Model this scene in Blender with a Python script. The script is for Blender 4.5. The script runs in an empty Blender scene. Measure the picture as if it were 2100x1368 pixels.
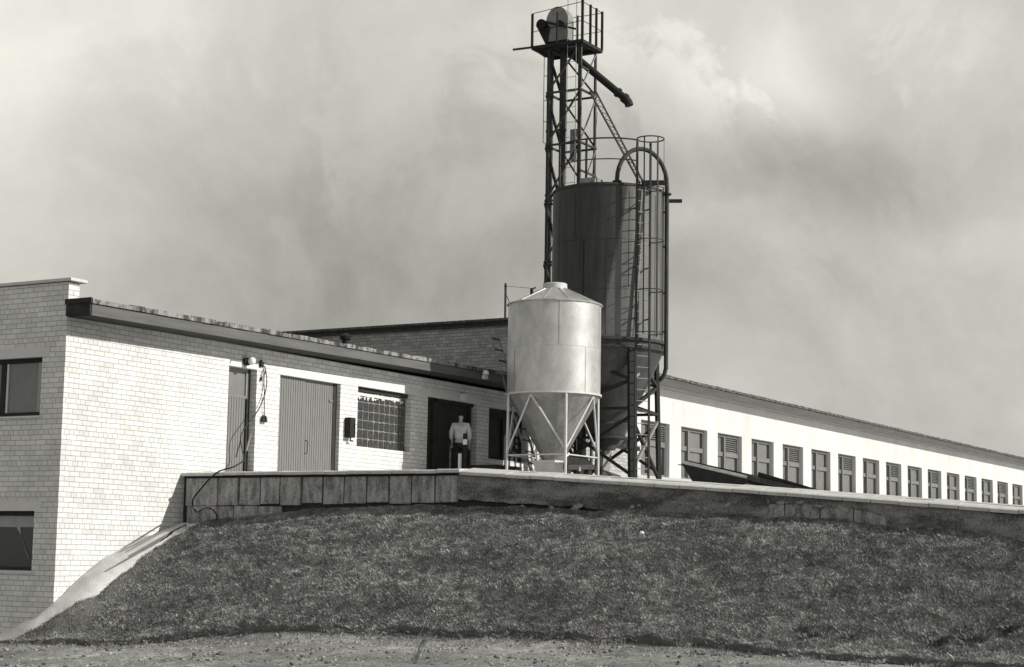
import bpy, math, random
import numpy as np
from mathutils import Vector, Matrix, noise as mnoise
random.seed(7); RNG = np.random.default_rng(11)
sc = bpy.context.scene
COL = sc.collection
R = math.radians

# ------------------------------------------------------------------ camera
CAM = np.array([-24.14695, -23.71185, -4.10283])
RT = np.array([0.50159238, -0.86494856, 0.01640377])
UP = np.array([-0.11760245, -0.04938873, 0.99183185])
FW = np.array([0.85707336, 0.49942442, 0.12649308])
FPX = 3625.24
cam = bpy.data.cameras.new('camera')
cam.sensor_width = 36; cam.lens = FPX/2100*36; cam.clip_end = 3000; cam.clip_start = 0.5
camo = bpy.data.objects.new('camera', cam); COL.objects.link(camo)
camo.matrix_world = Matrix(((RT[0], UP[0], -FW[0], CAM[0]), (RT[1], UP[1], -FW[1], CAM[1]), (RT[2], UP[2], -FW[2], CAM[2]), (0, 0, 0, 1)))
sc.camera = camo

def ray(x, y): return FW + RT*(x-1050)/FPX - UP*(y-684)/FPX
def atY(x, y, Y): v = ray(x, y); return CAM + v*(Y-CAM[1])/v[1]
def atX(x, y, X): v = ray(x, y); return CAM + v*(X-CAM[0])/v[0]

# ------------------------------------------------------------------ sun and sky
SUN = Vector((0.285, -1.0, 0.56)).normalized()
sel = math.asin(SUN.z); saz = math.atan2(SUN.x, SUN.y)
sl = bpy.data.lights.new('sun', 'SUN'); sl.energy = 4.7; sl.angle = R(0.5); sl.color = (1.0, 0.983, 0.895)
so = bpy.data.objects.new('sun', sl); COL.objects.link(so)
so.rotation_euler = SUN.to_track_quat('Z', 'Y').to_euler()
w = bpy.data.worlds.new('World'); sc.world = w; w.use_nodes = True
nt = w.node_tree; N = nt.nodes; L = nt.links; N.clear()
def nn(t, **k):
    n = N.new(t)
    for a, b in k.items():
        if a == 'inp':
            for i, v in b.items(): n.inputs[i].default_value = v
        else: setattr(n, a, b)
    return n
def math_(op, a, b=None, clamp=False):
    m = nn('ShaderNodeMath', operation=op, use_clamp=clamp)
    for i, v in enumerate((a, b)):
        if v is None: continue
        if isinstance(v, (int, float)): m.inputs[i].default_value = v
        else: L.new(v, m.inputs[i])
    return m.outputs[0]
sky = nn('ShaderNodeTexSky', sky_type='NISHITA', sun_disc=False, sun_elevation=sel, sun_rotation=saz)
bw = nn('ShaderNodeRGBToBW'); L.new(sky.outputs[0], bw.inputs[0])
geo = nn('ShaderNodeTexCoord'); D = geo.outputs['Generated']
# cloud deck: warped noise plus broad light and dark banks in fixed sky directions
n0 = nn('ShaderNodeTexNoise', inp={'Scale': 5.0, 'Detail': 4.0}); L.new(D, n0.inputs['Vector'])
sub = nn('ShaderNodeVectorMath', operation='SUBTRACT'); L.new(n0.outputs['Color'], sub.inputs[0]); sub.inputs[1].default_value = (.5, .5, .5)
scl = nn('ShaderNodeVectorMath', operation='SCALE'); L.new(sub.outputs[0], scl.inputs[0]); scl.inputs['Scale'].default_value = 0.10
wv = nn('ShaderNodeVectorMath', operation='ADD'); L.new(D, wv.inputs[0]); L.new(scl.outputs[0], wv.inputs[1])
# banks: (px, py in the photograph -> fixed world direction, width rad, height rad, amount)
banks = [(40, 200, .07, .10, .15), (860, 420, .12, .08, -.03), (700, 250, .09, .06, -.055), (1640, 95, .015, .03, .08), (1320, 30, .03, .02, .03), (2090, 420, .04, .05, .05), (60, 40, .20, .10, .15), (30, 420, .08, .08, .12), (450, 150, .15, .06, .09), (270, 310, .14, .03, -.055), (640, 380, .05, .03, .06), (740, 230, .10, .06, -.045), (560, 570, .22, .06, -.08), (820, 540, .14, .07, -.08),
         (1010, 250, .07, .05, .13), (1330, 60, .14, .05, .08), (1560, 70, .07, .04, .15), (1620, 130, .03, .02, .10), (1960, 30, .14, .07, .12), (1590, 310, .13, .042, -.11), (1850, 330, .08, .03, -.07), (1400, 440, .1, .02, -.02), (1750, 440, .22, .015, .08),
         (2060, 180, .07, .06, .04), (1750, 640, .3, .06, .10), (1650, 800, .2, .05, .02), (1500, 520, .08, .03, -.02), (930, 600, .1, .03, -.03)]
base = 0.455
acc = None
nrm = nn('ShaderNodeVectorMath', operation='NORMALIZE'); L.new(wv.outputs[0], nrm.inputs[0])
for (px, py, sw, sh, amt) in banks:
    d = ray(px, py); d = Vector(d).normalized()
    rr = d.cross(Vector((0, 0, 1))).normalized(); uu = rr.cross(d)
    def dotn(v):
        q = nn('ShaderNodeVectorMath', operation='DOT_PRODUCT'); L.new(nrm.outputs[0], q.inputs[0]); q.inputs[1].default_value = v; return q.outputs['Value']
    a = math_('POWER', math_('DIVIDE', dotn(rr), sw), 2.0); b = math_('POWER', math_('DIVIDE', dotn(uu), sh), 2.0)
    g = math_('MULTIPLY', math_('EXPONENT', math_('MULTIPLY', math_('ADD', a, b), -0.7)), amt)
    f = math_('GREATER_THAN', dotn(d), 0.0); g = math_('MULTIPLY', g, f)
    acc = g if acc is None else math_('ADD', acc, g)
n1 = nn('ShaderNodeTexNoise', inp={'Scale': 9.0, 'Detail': 8.0, 'Roughness': .55}); L.new(nrm.outputs[0], n1.inputs['Vector'])
n2 = nn('ShaderNodeTexNoise', inp={'Scale': 24.0, 'Detail': 9.0, 'Roughness': .68}); L.new(nrm.outputs[0], n2.inputs['Vector'])
v = math_('ADD', math_('ADD', acc, base), math_('MULTIPLY', math_('SUBTRACT', n1.outputs['Fac'], .5), .34))
v = math_('ADD', v, math_('MULTIPLY', math_('SUBTRACT', n2.outputs['Fac'], .5), .20))
n3 = nn('ShaderNodeTexNoise', inp={'Scale': 8.0, 'Detail': 10.0, 'Roughness': .62, 'Distortion': .6}); L.new(nrm.outputs[0], n3.inputs['Vector'])
edge3 = math_('MULTIPLY', math_('SUBTRACT', n3.outputs['Fac'], .49), 14.0, True)
loc = None
for (px, py, sw, sh, amt) in [(1560, 110, .07, .035, .16), (1010, 170, .05, .045, .07), (400, 170, .09, .04, .06), (630, 370, .04, .025, .06), (1900, 120, .06, .05, .05), (1800, 470, .16, .03, .035), (1250, 120, .05, .05, .05)]:
    d = Vector(ray(px, py)).normalized(); rr = d.cross(Vector((0, 0, 1))).normalized(); uu = rr.cross(d)
    a = math_('POWER', math_('DIVIDE', dotn(rr), sw), 2.0); b = math_('POWER', math_('DIVIDE', dotn(uu), sh), 2.0)
    g = math_('MULTIPLY', math_('EXPONENT', math_('MULTIPLY', math_('ADD', a, b), -0.7)), amt); g = math_('MULTIPLY', g, math_('GREATER_THAN', dotn(d), 0.0))
    loc = g if loc is None else math_('ADD', loc, g)
v = math_('ADD', v, math_('MULTIPLY', loc, math_('SUBTRACT', edge3, .45)))
v = math_('MAXIMUM', v, .12)
v = math_('ADD', math_('MULTIPLY', v, 10.0), math_('MULTIPLY', bw.outputs[0], .08))
tint = nn('ShaderNodeVectorMath', operation='SCALE'); tint.inputs[0].default_value = (1.0, .985, .895); L.new(v, tint.inputs['Scale'])
bg = nn('ShaderNodeBackground'); bg.inputs[1].default_value = .1; L.new(tint.outputs[0], bg.inputs[0])
wo = nn('ShaderNodeOutputWorld'); L.new(bg.outputs[0], wo.inputs[0])
sc.view_settings.view_transform = 'Standard'; sc.view_settings.look = 'None'; sc.view_settings.exposure = 0.0; sc.view_settings.gamma = 1
sc.render.filter_size = 1.7

# ------------------------------------------------------------------ materials
class Mat:
    def __init__(s, name, val=.5, rough=.8, metal=0.0, spec=.3):
        s.m = bpy.data.materials.new(name); s.m.use_nodes = True
        s.nt = s.m.node_tree; s.b = s.nt.nodes['Principled BSDF']
        s.b.inputs['Base Color'].default_value = (val, val, val, 1)
        s.b.inputs['Roughness'].default_value = rough; s.b.inputs['Metallic'].default_value = metal
        s.b.inputs['Specular IOR Level'].default_value = spec
    def n(s, t, **k):
        n = s.nt.nodes.new(t)
        for a, b in k.items():
            if a == 'inp':
                for i, v in b.items(): n.inputs[i].default_value = v
            else: setattr(n, a, b)
        return n
    def l(s, a, b): s.nt.links.new(a, b)
    def mth(s, op, a, b=None, clamp=False):
        m = s.n('ShaderNodeMath', operation=op, use_clamp=clamp)
        for i, v in enumerate((a, b)):
            if v is None: continue
            if isinstance(v, (int, float)): m.inputs[i].default_value = v
            else: s.l(v, m.inputs[i])
        return m.outputs[0]
    def pos(s, scale=(1, 1, 1)):
        g = s.n('ShaderNodeNewGeometry'); mp = s.n('ShaderNodeMapping'); mp.inputs['Scale'].default_value = scale
        s.l(g.outputs['Position'], mp.inputs[0]); return mp.outputs[0]
    def noise(s, scale, detail=4, rough=.6, vec=None):
        t = s.n('ShaderNodeTexNoise', inp={'Scale': scale, 'Detail': detail, 'Roughness': rough})
        s.l(vec if vec is not None else s.pos(), t.inputs['Vector']); return t.outputs['Fac']
    def ramp(s, fac, stops):
        r = s.n('ShaderNodeValToRGB'); s.l(fac, r.inputs[0]); e = r.color_ramp.elements
        while len(e) < len(stops): e.new(.5)
        for i, (p, v) in enumerate(stops): e[i].position = p; e[i].color = (v, v, v, 1)
        return r.outputs[0]
    def bump(s, h, st=.3, dist=.01):
        b = s.n('ShaderNodeBump', inp={'Strength': st, 'Distance': dist}); s.l(h, b.inputs['Height']); s.l(b.outputs[0], s.b.inputs['Normal'])
    def color(s, out): s.l(out, s.b.inputs['Base Color'])
def mottled(name, lo, hi, scale=6, rough=.85, metal=0, spec=.3, stretch=(1, 1, 1), bump=.25, fine=40, bd=.01, rw=.16):
    m = Mat(name, hi, rough, metal, spec)
    a = m.noise(scale, 6, .65, m.pos(stretch)); b = m.noise(fine, 3, .6)
    f = m.mth('ADD', m.mth('MULTIPLY', a, .7), m.mth('MULTIPLY', b, .3))
    m.color(m.ramp(f, [(.5-rw, lo), (.5+rw, hi)])); m.bump(b, bump, bd)
    return m.m

def brick_mat(name, lo, hi, mortar, var=1.0):
    m = Mat(name, hi, .85)
    g = m.n('ShaderNodeNewGeometry'); sp = m.n('ShaderNodeSeparateXYZ'); m.l(g.outputs['Position'], sp.inputs[0])
    sn = m.n('ShaderNodeSeparateXYZ'); m.l(g.outputs['True Normal'], sn.inputs[0])
    side = m.mth('GREATER_THAN', m.mth('ABSOLUTE', sn.outputs[0]), .5)
    u = m.mth('ADD', m.mth('MULTIPLY', sp.outputs[1], side), m.mth('MULTIPLY', m.mth('ADD', sp.outputs[0], .13), m.mth('SUBTRACT', 1.0, side)))
    wob = m.noise(.7, 2, .5); wob2 = m.noise(9, 2, .5)
    vz = m.mth('ADD', sp.outputs[2], m.mth('ADD', m.mth('MULTIPLY', m.mth('SUBTRACT', wob, .5), .02), m.mth('MULTIPLY', m.mth('SUBTRACT', wob2, .5), .008)))
    u = m.mth('ADD', m.mth('ADD', u, 26.0), m.mth('MULTIPLY', m.mth('SUBTRACT', m.noise(5, 2), .5), .03)); vv = m.mth('ADD', vz, 9.686)
    cv = m.n('ShaderNodeCombineXYZ'); m.l(u, cv.inputs[0]); m.l(vv, cv.inputs[1])
    def bt(wd, ms):
        t = m.n('ShaderNodeTexBrick', offset=.5, inp={'Scale': 1.0, 'Mortar Size': ms, 'Mortar Smooth': .35, 'Bias': 0.0, 'Brick Width': wd, 'Row Height': .09686})
        t.inputs['Color1'].default_value = (lo, lo, lo, 1); t.inputs['Color2'].default_value = (hi, hi, hi, 1); t.inputs['Mortar'].default_value = (mortar, mortar, mortar, 1)
        m.l(cv.outputs[0], t.inputs['Vector']); return t
    a = bt(.26, .0062); b = bt(.13, .0055)
    row = m.mth('FLOOR', m.mth('DIVIDE', vv, .09686)); md = m.mth('MODULO', row, 6.0)
    mask = m.mth('COMPARE', md, 2.0); mask.node.inputs[2].default_value = .3
    mc = m.n('ShaderNodeMix', data_type='RGBA'); m.l(mask, mc.inputs[0]); m.l(a.outputs['Color'], mc.inputs[6]); m.l(b.outputs['Color'], mc.inputs[7])
    mf = m.n('ShaderNodeMix', data_type='FLOAT'); m.l(mask, mf.inputs[0]); m.l(a.outputs['Fac'], mf.inputs[2]); m.l(b.outputs['Fac'], mf.inputs[3])
    # stains / unevenness of real wear
    st = m.ramp(m.noise(1.1, 8, .75), [(.3, .84), (.62, 1.05)]); fs = m.ramp(m.noise(60, 3, .7), [(.3, .9), (.7, 1.06)])
    mm = m.n('ShaderNodeMix', data_type='RGBA', blend_type='MULTIPLY'); mm.inputs[0].default_value = 1; m.l(mc.outputs[2], mm.inputs[6]); m.l(st, mm.inputs[7])
    m2 = m.n('ShaderNodeMix', data_type='RGBA', blend_type='MULTIPLY'); m2.inputs[0].default_value = 1; m.l(mm.outputs[2], m2.inputs[6]); m.l(fs, m2.inputs[7])
    m.color(m2.outputs[2])
    hgt = m.mth('ADD', m.mth('MULTIPLY', mf.outputs[0], -1.0), m.mth('MULTIPLY', m.noise(90, 2), .25))
    m.bump(hgt, .5, .006)
    return m.m
def flat(name, v, rough=.8, metal=0, spec=.3): return Mat(name, v, rough, metal, spec).m

M = {}
M['brick'] = brick_mat('silicate_brick', .62, .75, .27)
M['brick_grey'] = brick_mat('aged_silicate_brick', .28, .42, .10)
M['lintel'] = mottled('lintel_render', .58, .68, 3, fine=30)
M['plaster'] = mottled('white_plaster', .50, .61, .9, fine=25, bump=.2, stretch=(1, 1, .45), rw=.12)
M['fascia2'] = mottled('concrete_fascia', .06, .10, 2, stretch=(.4, 1, 4))
M['fascia'] = mottled('weathered_fascia', .085, .14, 2, stretch=(.4, 1, 4))
M['felt'] = None
m = Mat('bitumen_roof_edge', .2, .9)
f = m.noise(3.4, 5, .8, m.pos((1, 2, .5))); m.color(m.ramp(f, [(.42, .27), (.50, .17), (.57, .05), (.72, .02)])); m.bump(m.noise(30), .5); M['felt'] = m.m
m = Mat('rough_roof_edge', .2, .9)
f = m.noise(5.0, 5, .8, m.pos((1, 3, 3))); m.color(m.ramp(f, [(.40, .17), (.50, .08), (.60, .02)])); m.bump(m.noise(30), .5); M['felt2'] = m.m
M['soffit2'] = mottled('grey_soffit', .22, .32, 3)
M['tar'] = mottled('black_tar', .015, .05, 5)  # tarry felt end; also carries the painted shade of the eave end
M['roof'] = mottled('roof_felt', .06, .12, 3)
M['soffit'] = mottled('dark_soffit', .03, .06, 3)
M['coping_render'] = mottled('coping_render', .5, .62, 4)
M['galv'] = None
m = Mat('galvanised_sheet', .6, .42, .55, .5)
a = m.noise(3.2, 6, .7, m.pos((1, 1, .6))); b = m.noise(55, 3, .7); c = m.noise(1.1, 3, .5)
m.color(m.ramp(m.mth('ADD', m.mth('MULTIPLY', a, .6), m.mth('MULTIPLY', b, .4)), [(.36, .37), (.64, .58)])); m.l(m.ramp(c, [(.3, .36), (.7, .5)]), m.b.inputs['Roughness']); m.bump(c, .25, .02); M['galv'] = m.m
M['galv_leg'] = mottled('galvanised_tube', .42, .62, 8, rough=.6, metal=.2)
M['galv_cone'] = mottled('dull_galvanised_cone', .16, .30, 3, rough=.5, metal=.4, spec=.5)
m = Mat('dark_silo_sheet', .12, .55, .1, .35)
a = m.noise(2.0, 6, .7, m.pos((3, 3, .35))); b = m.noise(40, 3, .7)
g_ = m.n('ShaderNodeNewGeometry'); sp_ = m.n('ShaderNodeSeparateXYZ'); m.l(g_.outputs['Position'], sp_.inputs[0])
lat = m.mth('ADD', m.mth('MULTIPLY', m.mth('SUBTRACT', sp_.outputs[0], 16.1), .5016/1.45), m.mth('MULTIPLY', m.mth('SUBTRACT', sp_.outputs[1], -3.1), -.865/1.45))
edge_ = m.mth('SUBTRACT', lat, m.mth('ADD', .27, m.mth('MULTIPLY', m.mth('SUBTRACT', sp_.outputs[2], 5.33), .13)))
lit_mask = m.mth('MULTIPLY', m.mth('ADD', edge_, m.mth('MULTIPLY', m.mth('SUBTRACT', a, .5), .12)), 14.0, True)  # lighter on the sunward side, darker on the other: light painted into colour
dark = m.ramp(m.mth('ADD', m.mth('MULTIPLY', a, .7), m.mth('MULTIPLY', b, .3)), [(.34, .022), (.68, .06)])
lit_side = m.ramp(m.mth('ADD', m.mth('MULTIPLY', a, .7), m.mth('MULTIPLY', b, .3)), [(.34, .08), (.68, .16)])
mx = m.n('ShaderNodeMix', data_type='RGBA'); m.l(lit_mask, mx.inputs[0]); m.l(dark, mx.inputs[6]); m.l(lit_side, mx.inputs[7])
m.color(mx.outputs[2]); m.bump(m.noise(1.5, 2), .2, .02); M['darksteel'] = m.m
M['hopper'] = mottled('grey_hopper_sheet', .04, .08, 2, rough=.5, metal=.2, stretch=(2, 2, .5))
M['black'] = mottled('black_painted_steel', .012, .03, 6, rough=.7, spec=.2)
M['steel'] = mottled('rusty_frame_steel', .022, .06, 9, rough=.75, metal=0, stretch=(1, 1, .3))
M['lightsteel'] = mottled('pale_worn_steel', .14, .30, 9, rough=.7)
M['glass'] = Mat('dark_glass', .03, .08, 0, .6).m
M['pane'] = mottled('curtained_pane', .16, .20, 3, rough=.25, spec=.5, fine=20, bump=.05)
M['shedpane'] = mottled('grey_window_board', .13, .19, 3, rough=.4, stretch=(3, 3, 1), fine=20, bump=.05)
M['shedframe'] = mottled('grey_window_frame', .14, .19, 5)
M['darkframe'] = mottled('dark_window_frame', .02, .04, 5)
M['curtain'] = mottled('pale_curtain', .30, .38, 4, stretch=(6, 6, .6))
M['whitep'] = mottled('white_paint', .62, .72, 6)
m = Mat('door_planks', .2, .7)
wv_ = m.n('ShaderNodeTexWave', bands_direction='X', wave_profile='SIN', inp={'Scale': 3.7, 'Distortion': .15, 'Detail': 1}); m.l(m.pos(), wv_.inputs['Vector'])
gr = m.ramp(wv_.outputs['Fac'], [(.0, .035), (.16, .14), (.4, .19)]); bl = m.ramp(m.noise(6, 5, .7, m.pos((8, 8, .6))), [(.3, .8), (.7, 1.12)])
mx = m.n('ShaderNodeMix', data_type='RGBA', blend_type='MULTIPLY'); mx.inputs[0].default_value = 1; m.l(gr, mx.inputs[6]); m.l(bl, mx.inputs[7]); m.color(mx.outputs[2]); m.bump(wv_.outputs['Fac'], .6, .01); M['planks'] = m.m
M['doorframe'] = mottled('grey_door_frame', .17, .23, 5)
M['concrete'] = mottled('concrete_block', .14, .44, 2.6, rw=.10, stretch=(1, 2.2, .8), bump=.5, fine=25, bd=.02)
M['render_wall'] = mottled('stained_render', .07, .30, 2.2, rw=.09, stretch=(1, .5, 1.5), bump=.5, fine=25, bd=.02)
M['joint'] = mottled('open_joint', .02, .05, 8)
M['coping'] = mottled('concrete_coping', .42, .60, 5, bump=.4, fine=40)
M['pavement'] = mottled('pale_concrete_yard', .55, .66, 2, bump=.3)
M['pathm'] = mottled('pale_concrete_path', .38, .56, 1.8, bump=.5, fine=30, bd=.02)
M['sod'] = mottled('turf_soil', .07, .12, 3, bump=.6)
M['rubber'] = flat('black_rubber', .015, .6)
M['shirt'] = mottled('white_shirt_cloth', .5, .7, 8, bump=.6, fine=18, bd=.03)
M['trousers'] = mottled('dark_trouser_cloth', .015, .03, 8)
M['skin'] = flat('skin', .42, .6)
M['hair'] = flat('dark_hair', .012, .7)
M['stone'] = mottled('pale_stone', .18, .48, 12)
M['lamp_glass'] = flat('white_opal_glass', .78, .25)
M['whitetile'] = mottled('white_board', .75, .8, 5)
m = Mat('glass_block', .05, .18, 0, .6)
m.color(m.ramp(m.noise(22, 4, .6, m.pos((1, 1, 1))), [(.3, .02), (.75, .10)])); m.bump(m.noise(14, 2), .4, .02); M['gblock'] = m.m
M['blockjoint'] = mottled('block_joint_mortar', .10, .32, 8)
M['blot'] = mottled('whitewash_blot', .5, .7, 8)
# ground soil
m = Mat('trampled_soil', .25, .95, 0, .1)
a = m.noise(.35, 5, .6); b = m.noise(3.5, 7, .75, m.pos((1, 1, 1))); c = m.noise(26, 4, .75)
f = m.mth('ADD', m.mth('MULTIPLY', a, .35), m.mth('ADD', m.mth('MULTIPLY', b, .35), m.mth('MULTIPLY', c, .30)))
m.color(m.ramp(f, [(.38, .10), (.45, .26), (.52, .38), (.59, .62)])); m.bump(m.mth('ADD', b, m.mth('MULTIPLY', c, .8)), 1.0, .10); M['soil'] = m.m
# grass
m = Mat('grass_blades', .07, .9, 0, .04)
a = m.noise(.8, 6, .7, m.pos((.9, .7, 3.5))); b = m.noise(5, 4, .7); 
oi = m.n('ShaderNodeAttribute', attribute_name='tone'); 
f = m.mth('ADD', m.mth('MULTIPLY', a, .5), m.mth('MULTIPLY', b, .5))
cr = m.ramp(f, [(.40, .14), (.50, .255), (.58, .40)])
mx = m.n('ShaderNodeMix', data_type='RGBA', blend_type='MULTIPLY'); mx.inputs[0].default_value = 1; m.l(cr, mx.inputs[6]); m.l(oi.outputs['Color'], mx.inputs[7]); m.color(mx.outputs[2]); M['grass'] = m.m

# ------------------------------------------------------------------ mesh helpers
class MB:
    def __init__(s): s.v = []; s.f = []; s.s = []; s.mi = []; s.cur = 0
    def add(s, vs, fs, smooth=False):
        o = len(s.v); s.v += [tuple(map(float, q)) for q in vs]
        for f in fs: s.f.append(tuple(i+o for i in f)); s.s.append(smooth); s.mi.append(s.cur)
        return s
    def box(s, a, b):
        x0, y0, z0 = a; x1, y1, z1 = b
        return s.add([(x0,y0,z0),(x1,y0,z0),(x1,y1,z0),(x0,y1,z0),(x0,y0,z1),(x1,y0,z1),(x1,y1,z1),(x0,y1,z1)],
              [(0,3,2,1),(4,5,6,7),(0,1,5,4),(1,2,6,5),(2,3,7,6),(3,0,4,7)])
    def beam(s, p0, p1, w_, h_=None, up=(0, 0, 1)):
        h_ = h_ or w_; p0 = Vector(p0); p1 = Vector(p1); d = (p1-p0).normalized(); u = Vector(up)
        if abs(d.dot(u)) > .98: u = Vector((1, 0, 0))
        a = d.cross(u).normalized()*w_/2; b = a.cross(d).normalized()*h_/2
        vs = [p+q for p in (p0, p1) for q in (-a-b, a-b, a+b, -a+b)]
        return s.add(vs, [(0,1,2,3),(7,6,5,4),(0,4,5,1),(1,5,6,2),(2,6,7,3),(3,7,4,0)])
    def angle(s, p0, p1, w_, t=.008, a=(1, 0, 0), b=(0, 1, 0)):
        # L-section steel: two thin plates
        p0 = Vector(p0); p1 = Vector(p1); a = Vector(a); b = Vector(b)
        for u, v in ((a, b), (b, a)):
            q = [p0, p0+u*w_, p0+u*w_+v*t, p0+v*t]; q2 = [p1, p1+u*w_, p1+u*w_+v*t, p1+v*t]
            s.add(q+q2, [(0,1,2,3),(7,6,5,4),(0,4,5,1),(1,5,6,2),(2,6,7,3),(3,7,4,0)])
        return s
    def tube(s, pts, r, seg=8, closed=False, r2=None):
        P = [Vector(p) for p in pts]; n = len(P); ring = []; prev = None
        for i, p in enumerate(P):
            if closed: d = P[(i+1) % n]-P[i-1]
            else: d = (P[min(i+1, n-1)]-P[max(i-1, 0)])
            d.normalize()
            if prev is None:
                u = Vector((0, 0, 1)) if abs(d.z) < .9 else Vector((1, 0, 0)); a = d.cross(u).normalized()
            else: a = (prev-d*prev.dot(d)).normalized()
            prev = a; b = d.cross(a)
            rr = r if r2 is None else r+(r2-r)*i/(n-1)
            ring.append([p+(a*math.cos(t)+b*math.sin(t))*rr for t in [2*math.pi*k/seg for k in range(seg)]])
        vs = [q for rg in ring for q in rg]; fs = []
        for i in range(n if closed else n-1):
            j = (i+1) % n
            for k in range(seg): fs.append((i*seg+k, i*seg+(k+1) % seg, j*seg+(k+1) % seg, j*seg+k))
        s.add(vs, fs, True)
        if not closed: s.add(ring[0], [tuple(range(seg))[::-1]]); s.add(ring[-1], [tuple(range(seg))])
        return s
    def lathe(s, cx, cy, prof, seg=48, smooth=True, a0=0, a1=2*math.pi):
        full = abs(a1-a0-2*math.pi) < 1e-6; m_ = seg if full else seg+1
        vs = []; fs = []
        for r, z in prof:
            for k in range(m_):
                t = a0+(a1-a0)*k/seg; vs.append((cx+r*math.cos(t), cy+r*math.sin(t), z))
        for i in range(len(prof)-1):
            for k in range(seg):
                k2 = (k+1) % m_
                fs.append((i*m_+k, i*m_+k2, (i+1)*m_+k2, (i+1)*m_+k))
        return s.add(vs, fs, smooth)
    def ball(s, c, r, seg=10, sq=1):
        pr = []
        for i in range(seg+1):
            t = -math.pi/2+math.pi*i/seg; pr.append((max(1e-4, r*math.cos(t)), c[2]+r*sq*math.sin(t)))
        return s.lathe(c[0], c[1], pr, seg*2)
    def prism(s, poly, d):
        n = len(poly); d = Vector(d); P = [Vector(p) for p in poly]
        return s.add(P+[p+d for p in P], [tuple(range(n))[::-1], tuple(range(n, 2*n))]+[(i, (i+1) % n, n+(i+1) % n, n+i) for i in range(n)])
    def build(s, name, mat, parent=None, label=None, cat=None, group=None, kind=None, bevel=0, origin=None):
        me = bpy.data.meshes.new(name)
        V = s.v
        off = Vector((0, 0, 0))
        if parent is not None:
            pp_ = parent
            while pp_ is not None: off = off+pp_.matrix_basis.translation; pp_ = pp_.parent
        elif origin is not None: off = Vector(origin)
        me.from_pydata([(q[0]-off.x, q[1]-off.y, q[2]-off.z) for q in V], [], s.f); me.update()
        me.polygons.foreach_set('use_smooth', s.s)
        mats = mat if isinstance(mat, (list, tuple)) else [mat]
        for q in mats: me.materials.append(q)
        if len(mats) > 1: me.polygons.foreach_set('material_index', s.mi)
        o = bpy.data.objects.new(name, me); COL.objects.link(o)
        import bmesh
        bm = bmesh.new(); bm.from_mesh(me); bmesh.ops.recalc_face_normals(bm, faces=bm.faces); bm.to_mesh(me); bm.free()
        if any(s.s):
            try: me.set_sharp_from_angle(angle=R(38))
            except Exception: pass
        if bevel:
            b = o.modifiers.new('bevel', 'BEVEL'); b.width = bevel; b.segments = 2; b.limit_method = 'ANGLE'
        if parent is not None: o.parent = parent
        else: o.location = off
        tag(o, label, cat, group, kind); return o
def tag(o, label=None, cat=None, group=None, kind=None):
    if label: o['label'] = label
    if cat: o['category'] = cat
    if group: o['group'] = group
    if kind: o['kind'] = kind
def thing(name, label, cat, loc, group=None):
    o = bpy.data.objects.new(name, None); COL.objects.link(o); o.location = loc; o.empty_display_size = .2
    tag(o, label, cat, group); return o
def smooth(a, b, x):
    t = np.clip((x-a)/(b-a), 0, 1); return t*t*(3-2*t)

# ------------------------------------------------------------------ terrain
def zc(Y):      # retaining wall coping height
    return np.interp(Y, [-30, -16.8, -11.94, -9.93, -8.28, -6.57, 0], [-4.0, -3.17, -2.81, -2.67, -2.57, -2.47, -2.47])
def zb(Y):      # top of the turf at the foot of the retaining wall
    return np.interp(Y, [-30, -22, -16.78, -16.35, -15.66, -14.47, -13.66, -11.95, -10.1, -8.2, -6.14, -3.94, -1.6, 0], [-4.9, -4.3, -3.85, -3.74, -3.66, -3.60, -3.50, -3.43, -3.36, -3.33, -3.29, -3.32, -3.44, -3.52])
def zg(Y): return np.interp(Y, [-30, -16, -13, -9.7, -5.9, -2.9, -.6, 1, 4], [-5.55, -5.45, -5.42, -5.44, -5.54, -5.70, -5.74, -5.86, -6.0])
CT = [(-.01, 0, -5.09), (.25, 0, -4.88), (.49, 0, -4.70), (.8, 0, -4.50), (1.12, 0, -4.33), (1.6, 0, -4.10), (2.08, 0, -3.92), (2.86, 0, -3.70), (3.45, 0, -3.55), (0, .32, -5.30), (0, .57, -5.51), (0, .97, -5.68), (0, 1.3, -5.78), (0, 1.9, -5.95), (0, 3., -6.1)]
def h0(x, y):
    x = np.asarray(x, float); y = np.asarray(y, float)
    d = np.clip(3.45-x, 0, None)
    A = zb(y)+.05*smooth(-1.2, -4, y)-np.where(d < .6, .37*d, .222+.625*(d-.6))-.9*np.clip(y, 0, None)
    G = zg(y)-.012*np.clip(-x, 0, 40); k = 9.0
    return np.logaddexp(A*k, G*k)/k
RES = [(a, b, c-float(h0(a, b))) for a, b, c in CT]
def h(x, y):
    x = np.asarray(x, float); y = np.asarray(y, float)
    s1 = 0.; s0 = .12
    for a, b, r in RES:
        wgt = np.exp(-((x-a)**2+(y-b)**2)/(2*.27**2)); s1 = s1+wgt*r; s0 = s0+wgt
    return h0(x, y)+s1/s0
def march(px, py):
    v = ray(px, py); v = v/np.linalg.norm(v); t0 = 20.
    while t0 < 60:
        q = CAM+v*t0
        if q[2] < float(h(q[0], q[1])): break
        t0 += .04
    return q
def fbm(x, y, s, seed=0.): return np.array([mnoise.noise(Vector((a*s, b*s, seed))) for a, b in zip(np.ravel(x), np.ravel(y))]).reshape(np.shape(x))

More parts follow.
